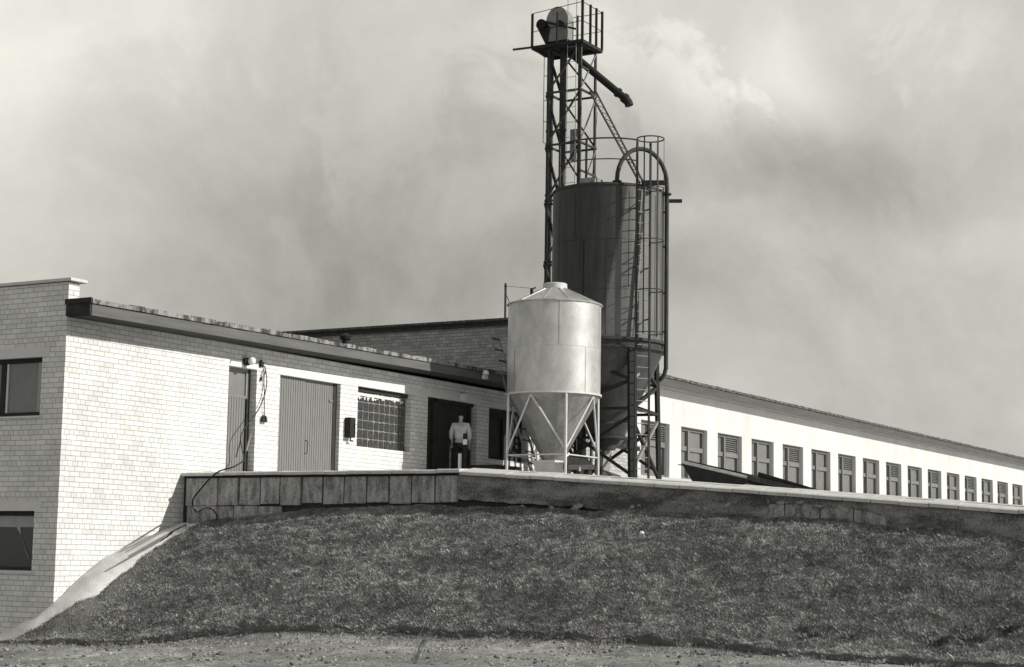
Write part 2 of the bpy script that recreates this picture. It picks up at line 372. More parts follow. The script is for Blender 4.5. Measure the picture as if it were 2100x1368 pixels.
# path outline (outer edge) marched onto the slope
PO = [march(*q) for q in [(18, 1328), (42, 1313), (70, 1299), (98, 1287), (119, 1274), (152, 1251), (201, 1223), (237, 1196), (281, 1159), (342, 1119), (385, 1094), (412, 1081)]]
PO = np.array([[min(q[0], 3.40), q[1]] for q in PO])
PI = np.array([(-.02, 2.4), (-.02, 1.6), (-.02, 1.1), (-.02, .6), (-.02, .2), (.0, -.02), (.5, -.02), (1.12, -.02), (1.6, -.02), (2.08, -.02), (2.8, -.02), (3.40, -.02)])
PO[0] = [PO[1][0]-.5, PO[1][1]+1.0]
def path_w(x, y):
    # signed: >0 outside the path (towards the grass), using the outer polyline
    x = np.asarray(x, float); y = np.asarray(y, float); best = np.full(x.shape, 1e9); sg = np.ones(x.shape)
    for (a, b), (c, d) in zip(PO[:-1], PO[1:]):
        ex, ey = c-a, d-b; L2 = ex*ex+ey*ey
        t = np.clip(((x-a)*ex+(y-b)*ey)/L2, 0, 1); qx = x-(a+t*ex); qy = y-(b+t*ey); dd = np.hypot(qx, qy)
        cr = ex*qy-ey*qx
        m_ = dd < best; best = np.where(m_, dd, best); sg = np.where(m_, np.where(cr < 0, 1, -1), sg)
    return best*sg

def grid_mesh(name, X, Y, Z, mat, kind='structure', smoothf=True):
    ny, nx = X.shape; me = bpy.data.meshes.new(name)
    me.vertices.add(nx*ny); me.vertices.foreach_set('co', np.stack([X, Y, Z], -1).reshape(-1))
    i = np.arange(ny-1)[:, None]*nx+np.arange(nx-1)[None]; q = np.stack([i, i+1, i+1+nx, i+nx], -1).reshape(-1)
    nf = (nx-1)*(ny-1); me.loops.add(nf*4); me.loops.foreach_set('vertex_index', q.astype(np.int32))
    me.polygons.add(nf); me.polygons.foreach_set('loop_start', np.arange(0, nf*4, 4, dtype=np.int32)); me.polygons.foreach_set('loop_total', np.full(nf, 4, np.int32))
    me.polygons.foreach_set('use_smooth', np.full(nf, smoothf)); me.update(calc_edges=True); me.validate()
    me.materials.append(mat); o = bpy.data.objects.new(name, me); COL.objects.link(o); o['kind'] = kind; return o

xs = np.concatenate([[-700, -350, -180, -90, -55, -38, -30, -26], np.arange(-22, 3.5, .11), [3.6, 4, 6, 12, 30, 70, 150, 350, 700]])
ys = np.concatenate([[-700, -350, -180, -90, -55, -38, -30], np.arange(-25, 3, .11), [3.2, 4, 6, 12, 30, 70, 150, 350, 700]])
X, Y = np.meshgrid(xs, ys)
Z = h(X, Y)
nz = np.zeros_like(Z); fm = (X > -22.5) & (X < 3.55) & (Y > -25.5) & (Y < 3.1)
nz[fm] = .045*fbm(X[fm], Y[fm], 1.1)+.035*fbm(X[fm], Y[fm], 3.3, 5.)+.045*fbm(X[fm], Y[fm], 7.5, 9.)
flatm = smooth(-.2, -1.2, X)
Z = Z+nz*(.15+.85*flatm)
Z = np.where(X > 3.55, -5.9, Z)
Z = np.where(X < -22.5, np.minimum(Z, -5.75), Z)
grid_mesh('ground', X, Y, Z, M['soil'])

# turf sheet with a cut edge
nY, nF = 420, 60
Yv = np.linspace(-24, -.02, nY); edge = -.10+.13*fbm(Yv, Yv*0, .55, 3.)+.07*fbm(Yv, Yv*0, 1.9, 4.)+.05*fbm(Yv, Yv*0, 6., 8.)+.03*fbm(Yv, Yv*0, 15., 8.)
edge = edge+np.interp(Yv, [-24, -18, -15, -13, -9.7, -5, -3, -1.5, 0], [.2, -.25, -.1, .15, .0, -.1, -.5, -.8, -1.2])
fr = np.concatenate([np.linspace(0, 1, nF), [1.003, 1.006]])
XX = 3.47-(3.47-edge[:, None])*fr[None]; YY = np.repeat(Yv[:, None], len(fr), 1)
pw = path_w(XX, YY)
TH = .085
BUMP = lambda a, b: .05*fbm(a, b, 1.3, 2.)+.035*fbm(a, b, 3.3, 2.5)+.02*fbm(a, b, 8, 2.7)
tz = h(XX, YY)+TH+BUMP(XX, YY)
inpath = smooth(.02, -.05, pw)
tz = tz-inpath*.16
tz[:, -2] = h(XX[:, -2], YY[:, -2])+.02; tz[:, -1] = h(XX[:, -1], YY[:, -1])-.12
turf = grid_mesh('grass_slope', XX, YY, tz, M['sod'])

# grass blades (one uncountable sward)
def tufts(n):
    y = RNG.uniform(-23, -.1, n*2); ex = np.interp(y, Yv, edge)
    x = ex-.03+(3.45-ex)*RNG.random(n*2)
    s_ = RNG.random(n*2) < .018; x = np.where(s_, ex-.02-.9*RNG.random(n*2)**2.2, x)
    k = (path_w(x, y) > .01)
    ko = (x < ex-.02) & (fbm(x, y, 2.4, 90.) < .0)
    k &= ~ko
    x, y = x[k][:n], y[k][:n]
    return x, y
n = 760000
gx, gy = tufts(n); n = len(gx)
cl = .5+.5*fbm(gx, gy, 2.2, 20.); cl2 = .5+.5*fbm(gx, gy, 7., 30.)
hh = (.016+.026*RNG.random(n)**1.5)*(.6+.8*cl2+.3*cl)
right = smooth(-12, -17, gy); hh *= 1+right*(.25*RNG.random(n))
hh *= np.where(RNG.random(n) < .02, 1.7, 1)
near = smooth(.45, .0, gx-np.interp(gy, Yv, edge)); hh *= 1+.25*near
gex = np.interp(gy, Yv, edge); gz = h(gx, gy)+np.where(gx < gex, .01+.03*fbm(gx, gy, 3.3, 5.), TH-.012+BUMP(gx, gy))
ang = RNG.uniform(0, 2*np.pi, n); wd = RNG.uniform(.003, .008, n)
la = RNG.uniform(0, 2*np.pi, n); ln = hh*RNG.uniform(.1, 1.3, n)
bx, by = np.cos(ang)*wd, np.sin(ang)*wd
V = np.empty((n, 4, 3))
V[:, 0] = np.stack([gx-bx, gy-by, gz], -1); V[:, 1] = np.stack([gx+bx, gy+by, gz], -1)
mxp = np.cos(la)*ln; myp = np.sin(la)*ln
V[:, 2] = np.stack([gx+bx*.6+mxp*.45, gy+by*.6+myp*.45, gz+hh*.62], -1)
V[:, 3] = np.stack([gx+mxp, gy+myp, gz+hh*.95], -1)
me = bpy.data.meshes.new('grass'); me.vertices.add(n*4); me.vertices.foreach_set('co', V.reshape(-1))
q = (np.arange(n)[:, None]*4+np.array([0, 1, 2, 0, 2, 3])[None]).reshape(-1)
me.loops.add(n*6); me.loops.foreach_set('vertex_index', q.astype(np.int32)); me.polygons.add(n*2)
me.polygons.foreach_set('loop_start', np.arange(0, n*6, 3, dtype=np.int32)); me.polygons.foreach_set('loop_total', np.full(n*2, 3, np.int32)); me.update(calc_edges=True)
at = me.color_attributes.new('tone', 'FLOAT_COLOR', 'POINT')
cl3 = .5+.5*fbm(gx*2.2, gy*.9, 3.2, 44.)
tone = RNG.uniform(.65, 1.35, n)*(.45+.6*cl2+.5*cl3); tone = np.where(RNG.random(n) < .004, 2.2, tone); tc = np.ones((n, 4, 4)); tc[:, :, :3] = tone[:, None, None]; at.data.foreach_set('color', tc.reshape(-1))
me.materials.append(M['grass']); o = bpy.data.objects.new('grass', me); COL.objects.link(o); o['kind'] = 'stuff'; o['label'] = 'short mown grass covering the steep bank below the retaining wall'; o['category'] = 'grass'

# path strip along the foot of the brick wall
K = 10
def resample(P, n_):
    P = np.asarray(P, float); s_ = np.r_[0, np.cumsum(np.hypot(*np.diff(P, axis=0).T))]; t = np.linspace(0, s_[-1], n_)
    return np.stack([np.interp(t, s_, P[:, 0]), np.interp(t, s_, P[:, 1])], -1)
def subdiv(P, k): 
    out = []
    for a, b in zip(P[:-1], P[1:]):
        for i in range(k): out.append(a+(b-a)*i/k)
    out.append(P[-1]); return np.array(out)
a_ = subdiv(PI, 8); b_ = subdiv(PO, 8)
t = np.linspace(0, 1, 14)[None, :, None]; PP = a_[:, None]*(1-t)+b_[:, None]*t
PZ = h(PP[..., 0], PP[..., 1])+.06+.035*fbm(PP[..., 0], PP[..., 1], 2.0, 7.)+.015*fbm(PP[..., 0], PP[..., 1], 7.0, 7.)
PZ[:, -1] -= .03
PX = np.concatenate([PP[..., 0], PP[:, -1:, 0]], 1); PY = np.concatenate([PP[..., 1], PP[:, -1:, 1]-.03], 1); PZ = np.concatenate([PZ, PZ[:, -1:]-.16], 1)
grid_mesh('path', PX, PY, PZ, M['pathm'])

# gravel and clods on the soil
def icos():
    t = (1+5**.5)/2; v = np.array([(-1,t,0),(1,t,0),(-1,-t,0),(1,-t,0),(0,-1,t),(0,1,t),(0,-1,-t),(0,1,-t),(t,0,-1),(t,0,1),(-t,0,-1),(-t,0,1)], float)/1.9
    f = np.array([(0,11,5),(0,5,1),(0,1,7),(0,7,10),(0,10,11),(1,5,9),(5,11,4),(11,10,2),(10,7,6),(7,1,8),(3,9,4),(3,4,2),(3,2,6),(3,6,8),(3,8,9),(4,9,5),(2,4,11),(6,2,10),(8,6,7),(9,8,1)])
    return v, f
iv, if_ = icos()
def stones(name, n, mat, label, fx, smin, smax, kind='stuff'):
    x, y = fx(n); n = len(x); r = smin+(smax-smin)*RNG.random(n)**4
    V = iv[None]*r[:, None, None]*RNG.uniform(.6, 1.25, (n, 12, 1))*np.array([1, 1, .62]) + np.stack([x, y, h(x, y)+.1*r], -1)[:, None]
    F = (if_[None]+12*np.arange(n)[:, None, None]).reshape(-1)
    me = bpy.data.meshes.new(name); me.vertices.add(n*12); me.vertices.foreach_set('co', V.reshape(-1)); nf = n*20
    me.loops.add(nf*3); me.loops.foreach_set('vertex_index', F.astype(np.int32)); me.polygons.add(nf)
    me.polygons.foreach_set('loop_start', np.arange(0, nf*3, 3, dtype=np.int32)); me.polygons.foreach_set('loop_total', np.full(nf, 3, np.int32)); me.update(calc_edges=True)
    me.materials.append(mat); o = bpy.data.objects.new(name, me); COL.objects.link(o); o['kind'] = kind; o['label'] = label; o['category'] = name
def fground(n):
    y = RNG.uniform(-21, 1, n*2); ex = np.interp(y, Yv, edge); x = ex-.05-7*RNG.random(n*2)**1.2
    c = fbm(x, y, .9, 60.); k = RNG.random(n*2) < .35+.9*c
    return x[k][:n], y[k][:n]
stones('gravel', 9000, M['stone'], 'small pale stones and crumbs strewn over the bare soil', fground, .005, .034)
M['clod'] = mottled('dark_soil_clod', .05, .14, 10)
stones('clods', 3500, M['clod'], 'dark lumps of earth lying on the bare soil', fground, .008, .05)

# ------------------------------------------------------------------ terrace and retaining wall
tx = np.concatenate([np.arange(3.7, 30, .7), [31, 40, 60, 90, 140]]); ty = np.concatenate([[-24], np.arange(-23.5, -.01, .5), [-.003]])
TX, TY = np.meshgrid(tx, ty)
def tz_(x, y): return zc(y)+.0+.011*(x-3.45)+.70*smooth(-6, 0, y)*smooth(9, 22, x)
grid_mesh('terrace', TX, TY, tz_(TX, TY), M['pavement'])
rw = thing('retaining_wall', 'long low concrete block retaining wall with pale coping slabs above the grass bank', 'retaining wall', (3.45, -11, -4))
YE = -23.5
def jit(): return random.uniform(-1, 1)
# backing core (dark, seen only in the open joints)
core = MB()
ysn = [0.0, -6.57]+list(np.linspace(-7.5, YE, 18))
pr = [(3.52, y_, float(zc(y_))-.05) for y_ in ysn]
for (x0, ya, za), (x1, yb, zb_) in zip(pr[:-1], pr[1:]):
    core.add([(3.50, ya, -5.6), (3.50, yb, -5.6), (3.50, yb, zb_), (3.50, ya, za), (3.8, ya, -5.6), (3.8, yb, -5.6), (3.8, yb, zb_), (3.8, ya, za)], [(0,1,2,3),(4,7,6,5),(3,2,6,7)])
core.build('wall_core', M['joint'], rw)
# upper course of upright blocks (near the building), lower course, rendered stretch
yy = -.06; jy = [447, 490, 534, 574, 618, 661, 705, 751, 797, 844, 892, 940]
ycuts = [-.07]+[float(atX(q, 1000, 3.45)[1]) for q in jy]
for i in range(len(ycuts)-1):
    a, b = ycuts[i]-.012-.006*random.random(), ycuts[i+1]+.012+.006*random.random()
    p_ = MB(); ox = 3.45+.012*jit(); zt = -2.60; zl = -3.13+.02*jit()+(.02 if i > 4 else 0)
    p_.add([(ox, a, zl), (ox+.006*jit(), b, zl+.01*jit()), (ox+.01*jit(), b, zt), (ox+.01*jit(), a, zt), (3.51, a, zl), (3.51, b, zl), (3.51, b, zt), (3.51, a, zt)], [(0,1,2,3),(7,6,5,4),(0,4,5,1),(1,5,6,2),(2,6,7,3),(3,7,4,0)])
    p_.build('wall_block', M['concrete'], rw, bevel=.012)
lo = MB(); y_ = -.1
while y_ > YE+.6:
    b = y_-.58+.04*jit()
    if b < -2.6 and y_ > -11.3 or y_ < -14.7: y_ = b; continue
    zt = -3.15+.012*jit()
    if y_ < -6.5: zt = float(zc(y_))-.23+.012*jit()
    ox = (3.47 if y_ > -6 else 3.452)+.006*jit()
    lo.box((ox, b, -5.2), (3.505, y_-.02, zt)); y_ = b
lo.build('footing_blocks', M['concrete'], rw)
# smooth rendered band, ragged lower edge
rd = MB(); ysr = np.arange(-6.545, YE, -.07); rag = fbm(ysr, ysr*0, 1.4, 12.)*.10+fbm(ysr, ysr*0, 5., 13.)*.05
top = zc(ysr)-.06
bot = np.where(ysr > -12.2, zc(ysr)-.57+rag*.6, np.where(ysr > -14.6, zc(ysr)-.26+rag, np.minimum(zc(ysr)-.57, zb(ysr)+.10)+rag*.5))
bot = np.where((ysr < -12.2) & (ysr > -12.6), zc(ysr)-.5+rag, bot)
vs = []; 
for y_, t_, b_2 in zip(ysr, top, bot): vs += [(3.445, y_, t_), (3.437+.008*mnoise.noise(Vector((y_*2, 0, 0))), y_, (t_+b_2)/2), (3.44, y_, b_2), (3.47, y_, b_2), (3.47, y_, t_)]
fs = []
for i in range(len(ysr)-1):
    for k in range(4): fs.append((5*i+k, 5*i+k+1, 5*i+5+k+1, 5*i+5+k))
rd.add(vs, fs); rd.build('render_coat', M['render_wall'], rw)
# flaked render lumps along the ragged edge
fl = MB()
for px, py, w_, h_ in [(1182, 1040, .26, .13), (1070, 1039, .16, .06), (1130, 1040, .14, .04), (1296, 1040, .13, .07), (1430, 1042, .12, .07), (1447, 1043, .14, .06), (1492, 1036, .16, .08), (1575, 1030, .05, .1), (1600, 1030, .16, .09), (1640, 1030, .2, .06), (1676, 1037, .25, .05), (1627, 1050, .10, .2), (1729, 1045, .2, .25), (1310, 1036, .08, .05)]:
    q = atX(px, py, 3.43); pts = []
    for k in range(13):
        t = 2*math.pi*k/13; pts.append((3.434, q[1]+w_/2*math.cos(t)*random.uniform(.35, 1.2), q[2]+h_/2*math.sin(t)*random.uniform(.35, 1.2)))
    fl.prism(pts, (.03, 0, 0))
M['flake'] = mottled('pale_flaked_render', .16, .42, 14); fl.build('flaked_render', M['flake'], rw)
# coping slabs
cj = [380, 425, 457, 500, 540, 581, 622, 668, 712, 758, 804, 850, 896, 943, 990, 1038, 1087, 1137, 1187, 1238, 1290, 1343, 1395, 1449, 1503, 1558, 1612, 1669, 1728, 1786, 1846, 1905, 1966, 2028, 2089, 2150]
cy = [0.0]
for q in cj[1:]:
    y0_ = cy[-1]; g_ = float(atX(q, 1000, 3.40)[1]); cy.append(g_)
while cy[-1] > YE: cy.append(cy[-1]-.53)
cp_ = MB()
for i in range(len(cy)-1):
    a, b = cy[i]-.006, cy[i+1]+.006; dz_ = .012 if a > -6.5 else .052; za, zb2 = float(zc(a))-dz_, float(zc(b))-dz_; o_ = .006*jit(); x0 = 3.375+.006*jit(); x1 = 3.86; r_ = .022 if a > -6.5 else .078
    th = .07
    cp_.add([(x0, a, za-th+o_), (x0, b, zb2-th+o_), (x0, b, zb2+o_-.018), (x0, a, za+o_-.018), (x0+.03, a, za+o_), (x0+.03, b, zb2+o_), (x1, b, zb2+r_+o_), (x1, a, za+r_+o_), (x1, a, za-th), (x1, b, zb2-th)],
            [(0,1,2,3),(3,2,5,4),(4,5,6,7),(7,6,9,8),(8,9,1,0),(0,3,4,7,8),(1,9,6,5,2)])
cp_.build('coping', M['coping'], rw)

# ------------------------------------------------------------------ walls with openings
def wall(mb, axis, c, u0, u1, z0, z1, holes, depth, sgn=1):
    """face at axis=c; recess depth goes inwards (sgn). holes: (ua,ub,za,zb)."""
    us = sorted({u0, u1}|{q for hq in holes for q in hq[:2]}); zs = sorted({z0, z1}|{q for hq in holes for q in hq[2:4]})
    P = (lambda u, z, d=0: (u, c+sgn*d, z)) if axis == 'Y' else (lambda u, z, d=0: (c+sgn*d, u, z))
    for a, b in zip(us[:-1], us[1:]):
        for e, f in zip(zs[:-1], zs[1:]):
            mu, mz = (a+b)/2, (e+f)/2
            if any(q[0] < mu < q[1] and q[2] < mz < q[3] for q in holes): continue
            mb.add([P(a, e), P(b, e), P(b, f), P(a, f)], [(0, 1, 2, 3)])
    for (a, b, e, f) in holes:
        mb.add([P(a, e), P(a, f), P(a, f, depth), P(a, e, depth)], [(0, 1, 2, 3)])
        mb.add([P(b, e), P(b, f), P(b, f, depth), P(b, e, depth)], [(0, 1, 2, 3)])
        mb.add([P(a, f), P(b, f), P(b, f, depth), P(a, f, depth)], [(0, 1, 2, 3)])
        mb.add([P(a, e), P(b, e), P(b, e, depth), P(a, e, depth)], [(0, 1, 2, 3)])

# --- brick building -------------------------------------------------------
bb = thing('brick_building', 'long white brick farm building with flat roof, plank doors and dark eave', 'building', (0, 0, -5.9))
LT = -.165
D1 = (4.77, 5.71, -2.60, LT); GA = (6.52, 8.78, -2.60, LT-.02); GB = (9.47, 11.72, -1.57, LT); D4 = (12.47, 14.81, -2.60, LT+.02); W5 = (15.42, 17.45, -1.52, LT)
fr_ = MB(); wall(fr_, 'Y', 0.0, 0.0, 20.0, -6.4, .30, [D1, GA, GB, D4, W5], .26)
fr_.build('front_wall', M['brick'], bb)
UW = (.58, 2.45, -1.60, -.47); LW = (.59, 2.45, -4.50, -3.36)
sd = MB(); wall(sd, 'X', 0.0, 0.0, 9.0, -6.4, .92, [UW, LW], .2)
sd.add([(.003, -.001, .30), (.29, -.001, .30), (.29, -.001, .92), (.003, -.001, .92)], [(0,1,2,3)])
sd.add([(.29, 0, .30), (.29, 9, .30), (.29, 9, .92), (.29, 0, .92)], [(0,1,2,3)])
sd.build('end_wall', M['brick'], bb)
bk = MB(); bk.box((.30, .28, -6.3), (19.99, 9.0, .29)); bk.build('inner_mass', M['soffit'], bb)
rf = MB(); rf.box((.29, -.02, .40), (20.0, 9.0, .545)); rf.build('roof', M['roof'], bb)
# eave: soffit box, fascia, edge
def eave(parent, x0, x1, yo, zs0, zs1, zf0, zf1, zr0, zr1, felt, sof='soffit', fas='fascia'):
    """heights may drift from x0 to x1 (s0 -> s1 pairs)"""
    def bx(y0, y1, za0, za1, zb0, zb1, xa=x0, xb=x1):
        m_ = MB(); m_.add([(xa, y0, za0), (xb, y0, za1), (xb, y1, za1), (xa, y1, za0), (xa, y0, zb0), (xb, y0, zb1), (xb, y1, zb1), (xa, y1, zb0)], [(0,3,2,1),(4,5,6,7),(0,1,5,4),(1,2,6,5),(2,3,7,6),(3,0,4,7)]); return m_
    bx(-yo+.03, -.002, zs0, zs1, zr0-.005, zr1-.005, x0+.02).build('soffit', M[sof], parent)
    bx(-yo, -yo+.028, zf0[0], zf0[1], zf1[0], zf1[1]).build('fascia', M[fas], parent)
    e = MB(); n_ = max(2, int((x1-x0)/.35)); 
    for i in range(n_):
        a = x0-.02+(x1-x0+.02)*i/n_; b = x0-.02+(x1-x0+.02)*(i+1)/n_
        t0_, t1_ = (a-x0)/(x1-x0), (b-x0)/(x1-x0); z0a = zr0+(zr1-zr0)*t0_; z0b = zr0+(zr1-zr0)*t1_; hh_ = .085+.012*jit(); yq = -yo-.035+.008*jit()
        e.add([(a, yq, z0a), (b, yq, z0b), (b, -.05, z0b), (a, -.05, z0a), (a, yq, z0a+hh_), (b, yq, z0b+hh_), (b, -.05, z0b+hh_+.01), (a, -.05, z0a+hh_+.01)], [(0,3,2,1),(4,5,6,7),(0,1,5,4),(1,2,6,5),(2,3,7,6),(3,0,4,7)])
    e.build('roof_edge', felt, parent)
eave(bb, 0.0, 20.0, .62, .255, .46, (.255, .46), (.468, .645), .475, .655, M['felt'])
ec = MB(); ec.box((-.045, -.61, .262), (-.004, -.003, .478)); ec.build('eave_end_board', M['tar'], bb)  # end faces away from the sun, its shade painted in near-black
ec = MB(); ec.box((-.06, -.64, .485), (-.022, .02, .585)); ec.build('eave_end_felt', M['tar'], bb)
pc = MB(); pc.box((-.05, -.10, .935), (.40, 9.0, .995)); pc.build('parapet_coping', M['coping_render'], bb, bevel=.01)
# lintels
def lintel(a, b, zl, parent=bb, axis='Y', name='lintel', hgt=.19, pr_=.004):
    m_ = MB(); m_.box((a, -pr_, zl), (b, .0-.0005, zl+hgt)) if axis == 'Y' else m_.box((-pr_, a, zl), (-.0005, b, zl+hgt)); m_.build(name, M['lintel'], parent)
lintel(4.6, 5.86, LT, hgt=.10); lintel(6.42, 9.28, LT-.02, hgt=.175); lintel(9.30, 12.36, LT, hgt=.17); lintel(12.38, 15.0, LT+.02, hgt=.16); lintel(15.2, 17.6, LT, hgt=.16)
lintel(.40, 2.7, -.47, axis='X', hgt=.185); lintel(.44, 2.7, -3.36, axis='X', hgt=.185)
# side windows
for i, (wn, lab) in enumerate(((UW, 'upper window with drawn pale blind'), (LW, 'lower window with a parted curtain'))):
    a, b, e, f = wn
    fm_ = MB(); d_ = .10
    fm_.box((d_, a, f-.09), (d_+.06, b, f)); fm_.box((d_, a, e+.03), (d_+.06, b, e+.10)); fm_.box((d_, a+.005, e+.1), (d_+.06, a+.03, f-.09))
    if i == 0: fm_.box((d_-.02, 1.60, e+.1), (d_+.07, 1.72, f-.09))
    wo_ = fm_.build('window_frame', M['darkframe'], bb, label='dark framed '+lab)
    g_ = MB(); g_.box((d_+.03, a+.03, e+.1), (d_+.04, b, f-.09)); g_.build('pane', M['pane'] if i == 0 else M['glass'], wo_)
    s_ = MB()
    if i == 0:
        s_.box((d_+.005, 1.55, e+.1), (d_+.028, 1.595, f-.09)); s_.build('sash_bar', M['whitep'], wo_)
        s_ = MB(); s_.box((d_+.015, a+.03, e+.1), (d_+.028, a+.20, f-.09)); s_.build('blind', M['curtain'], wo_)
    else:
        pts = [(1.35, f-.09), (1.12, f-.09), (1.0, f-.5), (.82, f-.85), (.76, f-.92), (.86, f-.75), (1.04, f-.42)]
        s_.prism([(d_+.018, y_, z_) for y_, z_ in pts], (.008, 0, 0))
        s_.box((d_+.02, .62, f-.30), (d_+.0275, 2.4, f-.09)); s_.build('curtain', M['curtain'], wo_)
    sl_ = MB(); sl_.add([(-.03, a-.02, e-.015), (-.03, b, e-.015), (-.03, b, e+.012), (-.03, a-.02, e+.012), (d_, a-.0, e+.0), (d_, b, e), (d_, b, e+.035), (d_, a, e+.035)], [(0,1,2,3),(7,6,5,4),(0,4,5,1),(3,2,6,7),(0,3,7,4),(1,5,6,2)])
    sl_.build('window_sill', M['whitep'], wo_)
# door 1 with top light
a, b, e, f = D1; dz = .17
d_ = MB(); d_.box((a, dz, e), (b-.16, dz+.05, -.80)); do = d_.build('plank_door', M['planks'], bb, label='narrow plank door with a glazed top light')
t_ = MB(); t_.box((a, dz-.01, -.80), (b-.10, dz+.04, -.74)); t_.box((a, dz-.02, -.765), (b-.10, dz-.01, -.745)); t_.box((b-.16, dz-.01, -.74), (b-.10, dz+.04, f-.06)); t_.box((a, dz-.01, f-.06), (b-.10, dz+.04, f))
t_.build('door_frame', M['doorframe'], do)
t_ = MB(); t_.box((a, dz+.02, -.74), (b-.16, dz+.03, f-.06)); t_.build('top_light_pane', M['pane'], do)
t_ = MB(); t_.box((b-.10, dz, e), (b-.0, dz+.06, f)); t_.build('side_jamb', M['darkframe'], do)
# garage doors
a, b, e, f = GA
g1 = MB(); g1.box((a, .10, e), (7.555, .15, f)); g1.build('garage_door_leaf', M['planks'], bb, label='left leaf of the wide plank double door')
g2 = MB(); g2.box((7.575, .115, e), (b-.14, .16, f)); g2o = g2.build('garage_door_leaf', M['planks'], bb, label='right leaf of the wide plank double door, with handle')
hd = MB(); hd.tube([(7.66, .11, -1.55), (7.66, .06, -1.57), (7.66, .06, -1.83), (7.66, .11, -1.85)], .011, 6); hd.build('door_handle', M['black'], g2o)
hd = MB(); hd.box((8.50, .09, -.62), (8.62, .114, -.57)); hd.build('hinge', M['lightsteel'], g2o)
fr2 = MB(); fr2.box((b-.14, .10, e), (b, .16, f)); fr2.build('door_post', M['darkframe'], bb)
# glass block window
a, b, e, f = GB
gj = MB(); gj.box((a, .16, e), (b, .2, f)); gw = gj.build('glass_block_window', M['blockjoint'], bb, label='glass block window with whitewash smeared along its top')
gb_ = MB(); nx_, nz_ = 10, 6; cw = (b-.02-a)/nx_; ch = (f-.12-e)/nz_
for i in range(nx_):
    for j in range(nz_):
        gb_.box((a+i*cw+.018+.006*random.random(), .138+.006*random.random(), e+j*ch+.012), (a+(i+1)*cw-.018, .165, e+(j+1)*ch-.012))
gb_.build('glass_blocks', M['gblock'], gw, bevel=.012)
bl_ = MB()
for k in range(26):
    x_ = a+.04+random.random()*(b-a-.1); w_ = random.uniform(.05, .16); hh_ = random.uniform(.04, .16); zc_ = f-.17-random.random()*.06
    bl_.prism([(x_+w_/2*math.cos(2*math.pi*q/8)*random.uniform(.7, 1.2), .125, zc_+hh_/2*math.sin(2*math.pi*q/8)*random.uniform(.7, 1.2)) for q in range(8)], (0, .012, 0))
bl_.box((a, .12, f-.20), (b-.25, .136, f-.13))
bl_.build('whitewash_smear', M['blot'], gw)
t_ = MB(); t_.box((a, .10, f-.10), (b, .16, f)); t_.build('window_head', M['darkframe'], gw)
# deep opening with low parapet
a, b, e, f = D4
pj = MB(); pj.box((13.10, .06, -2.6), (b, .2, -2.02)); pj.build('low_parapet', M['brick_grey'], bb)
dd_ = MB(); dd_.box((a, .17, e), (13.1, .22, f)); dd_.box((13.1, .17, -2.02), (b, .22, f)); dd_.build('dark_door', M['darkframe'], bb)
dd_ = MB(); dd_.box((a+.02, .10, e), (a+.10, .16, f)); dd_.box((a+.42, .10, e), (a+.56, .16, f)); dd_.box((a+.1, .10, f-.08), (b, .16, f)); dd_.box((14.6, .1, -2.02), (14.68, .16, f-.08)); dd_.build('door_frame', M['darkframe'], bb)
a, b, e, f = W5
dd_ = MB(); dd_.box((a, .17, e), (b, .22, f)); w5 = dd_.build('dark_window', M['darkframe'], bb)
dd_ = MB(); dd_.box((a, .10, e), (a+.06, .16, f)); dd_.box((a+.06, .10, f-.24), (b, .16, f-.20)); dd_.box((a+.9, .1, e), (a+.97, .16, f-.24)); dd_.build('window_frame', M['darkframe'], w5)
# roof vent stub
vs_ = MB(); q = atY(708, 712, 2.2); vs_.tube([(q[0], 2.2, .5), (q[0], 2.2, q[2]+.25)], .09, 10); vs_.lathe(q[0], 2.2, [(.14, q[2]+.2), (.16, q[2]+.28), (.02, q[2]+.36)], 10); vs_.build('roof_vent', M['black'], bb)

# --- taller brick block ---------------------------------------------------
tb = thing('brick_block', 'taller grey brick block rising behind the low roof and the silos', 'building', (20, 0, -5.9))
m_ = MB(); wall(m_, 'X', 20.0, 0.0, 24.0, -6.4, 2.75, [], .1); wall(m_, 'Y', 0.0, 20.0, 23.9, -6.4, 2.75, [], .1); wall(m_, 'X', 23.9, 0.0, 24.0, -6.4, 2.75, [], .1); wall(m_, 'Y', 24.0, 20.0, 23.9, -6.4, 2.75, [], .1)
m_.build('brick_wall', M['brick_grey'], tb)
m_ = MB(); m_.box((19.90, -.08, 2.752), (24.0, 24.1, 2.80)); m_.box((19.93, -.05, 2.66), (19.99, 24.05, 2.75)); m_.build('roof', M['soffit'], tb)
m_ = MB(); m_.box((19.86, -.11, 2.802), (24.03, 24.1, 2.87)); m_.build('roof_edge', M['felt2'], tb)

# --- long plaster building ------------------------------------------------
pb_ = thing('plaster_building', 'long white plastered shed with a row of many grey windows', 'building', (24, 0, -5.9))
WX0, WS, WW = 24.467, 2.9218, 2.06
wins = [(WX0+k*WS, WX0+k*WS+WW, -1.50, .20) for k in range(20)]
m_ = MB(); wall(m_, 'Y', 0.0, 23.9, 86.0, -6.4, 1.36, wins, .24); m_.build('plaster_wall', M['plaster'], pb_)
m_ = MB(); m_.box((23.95, .27, -6.3), (85.9, 12, 1.28)); m_.build('inner_mass', M['soffit'], pb_)
eave(pb_, 23.92, 86.0, .43, 1.27, 1.21, (1.27, 1.21), (1.535, 1.475), 1.543, 1.483, M['felt2'], 'soffit2', 'fascia2')
m_ = MB(); m_.add([(23.95, -.05, 1.56), (86, -.05, 1.50), (86, 6, 1.9), (23.95, 6, 1.9), (86, 12, 1.5), (23.95, 12, 1.5)], [(0,1,2,3),(3,2,4,5)]); m_.build('roof', M['roof'], pb_)
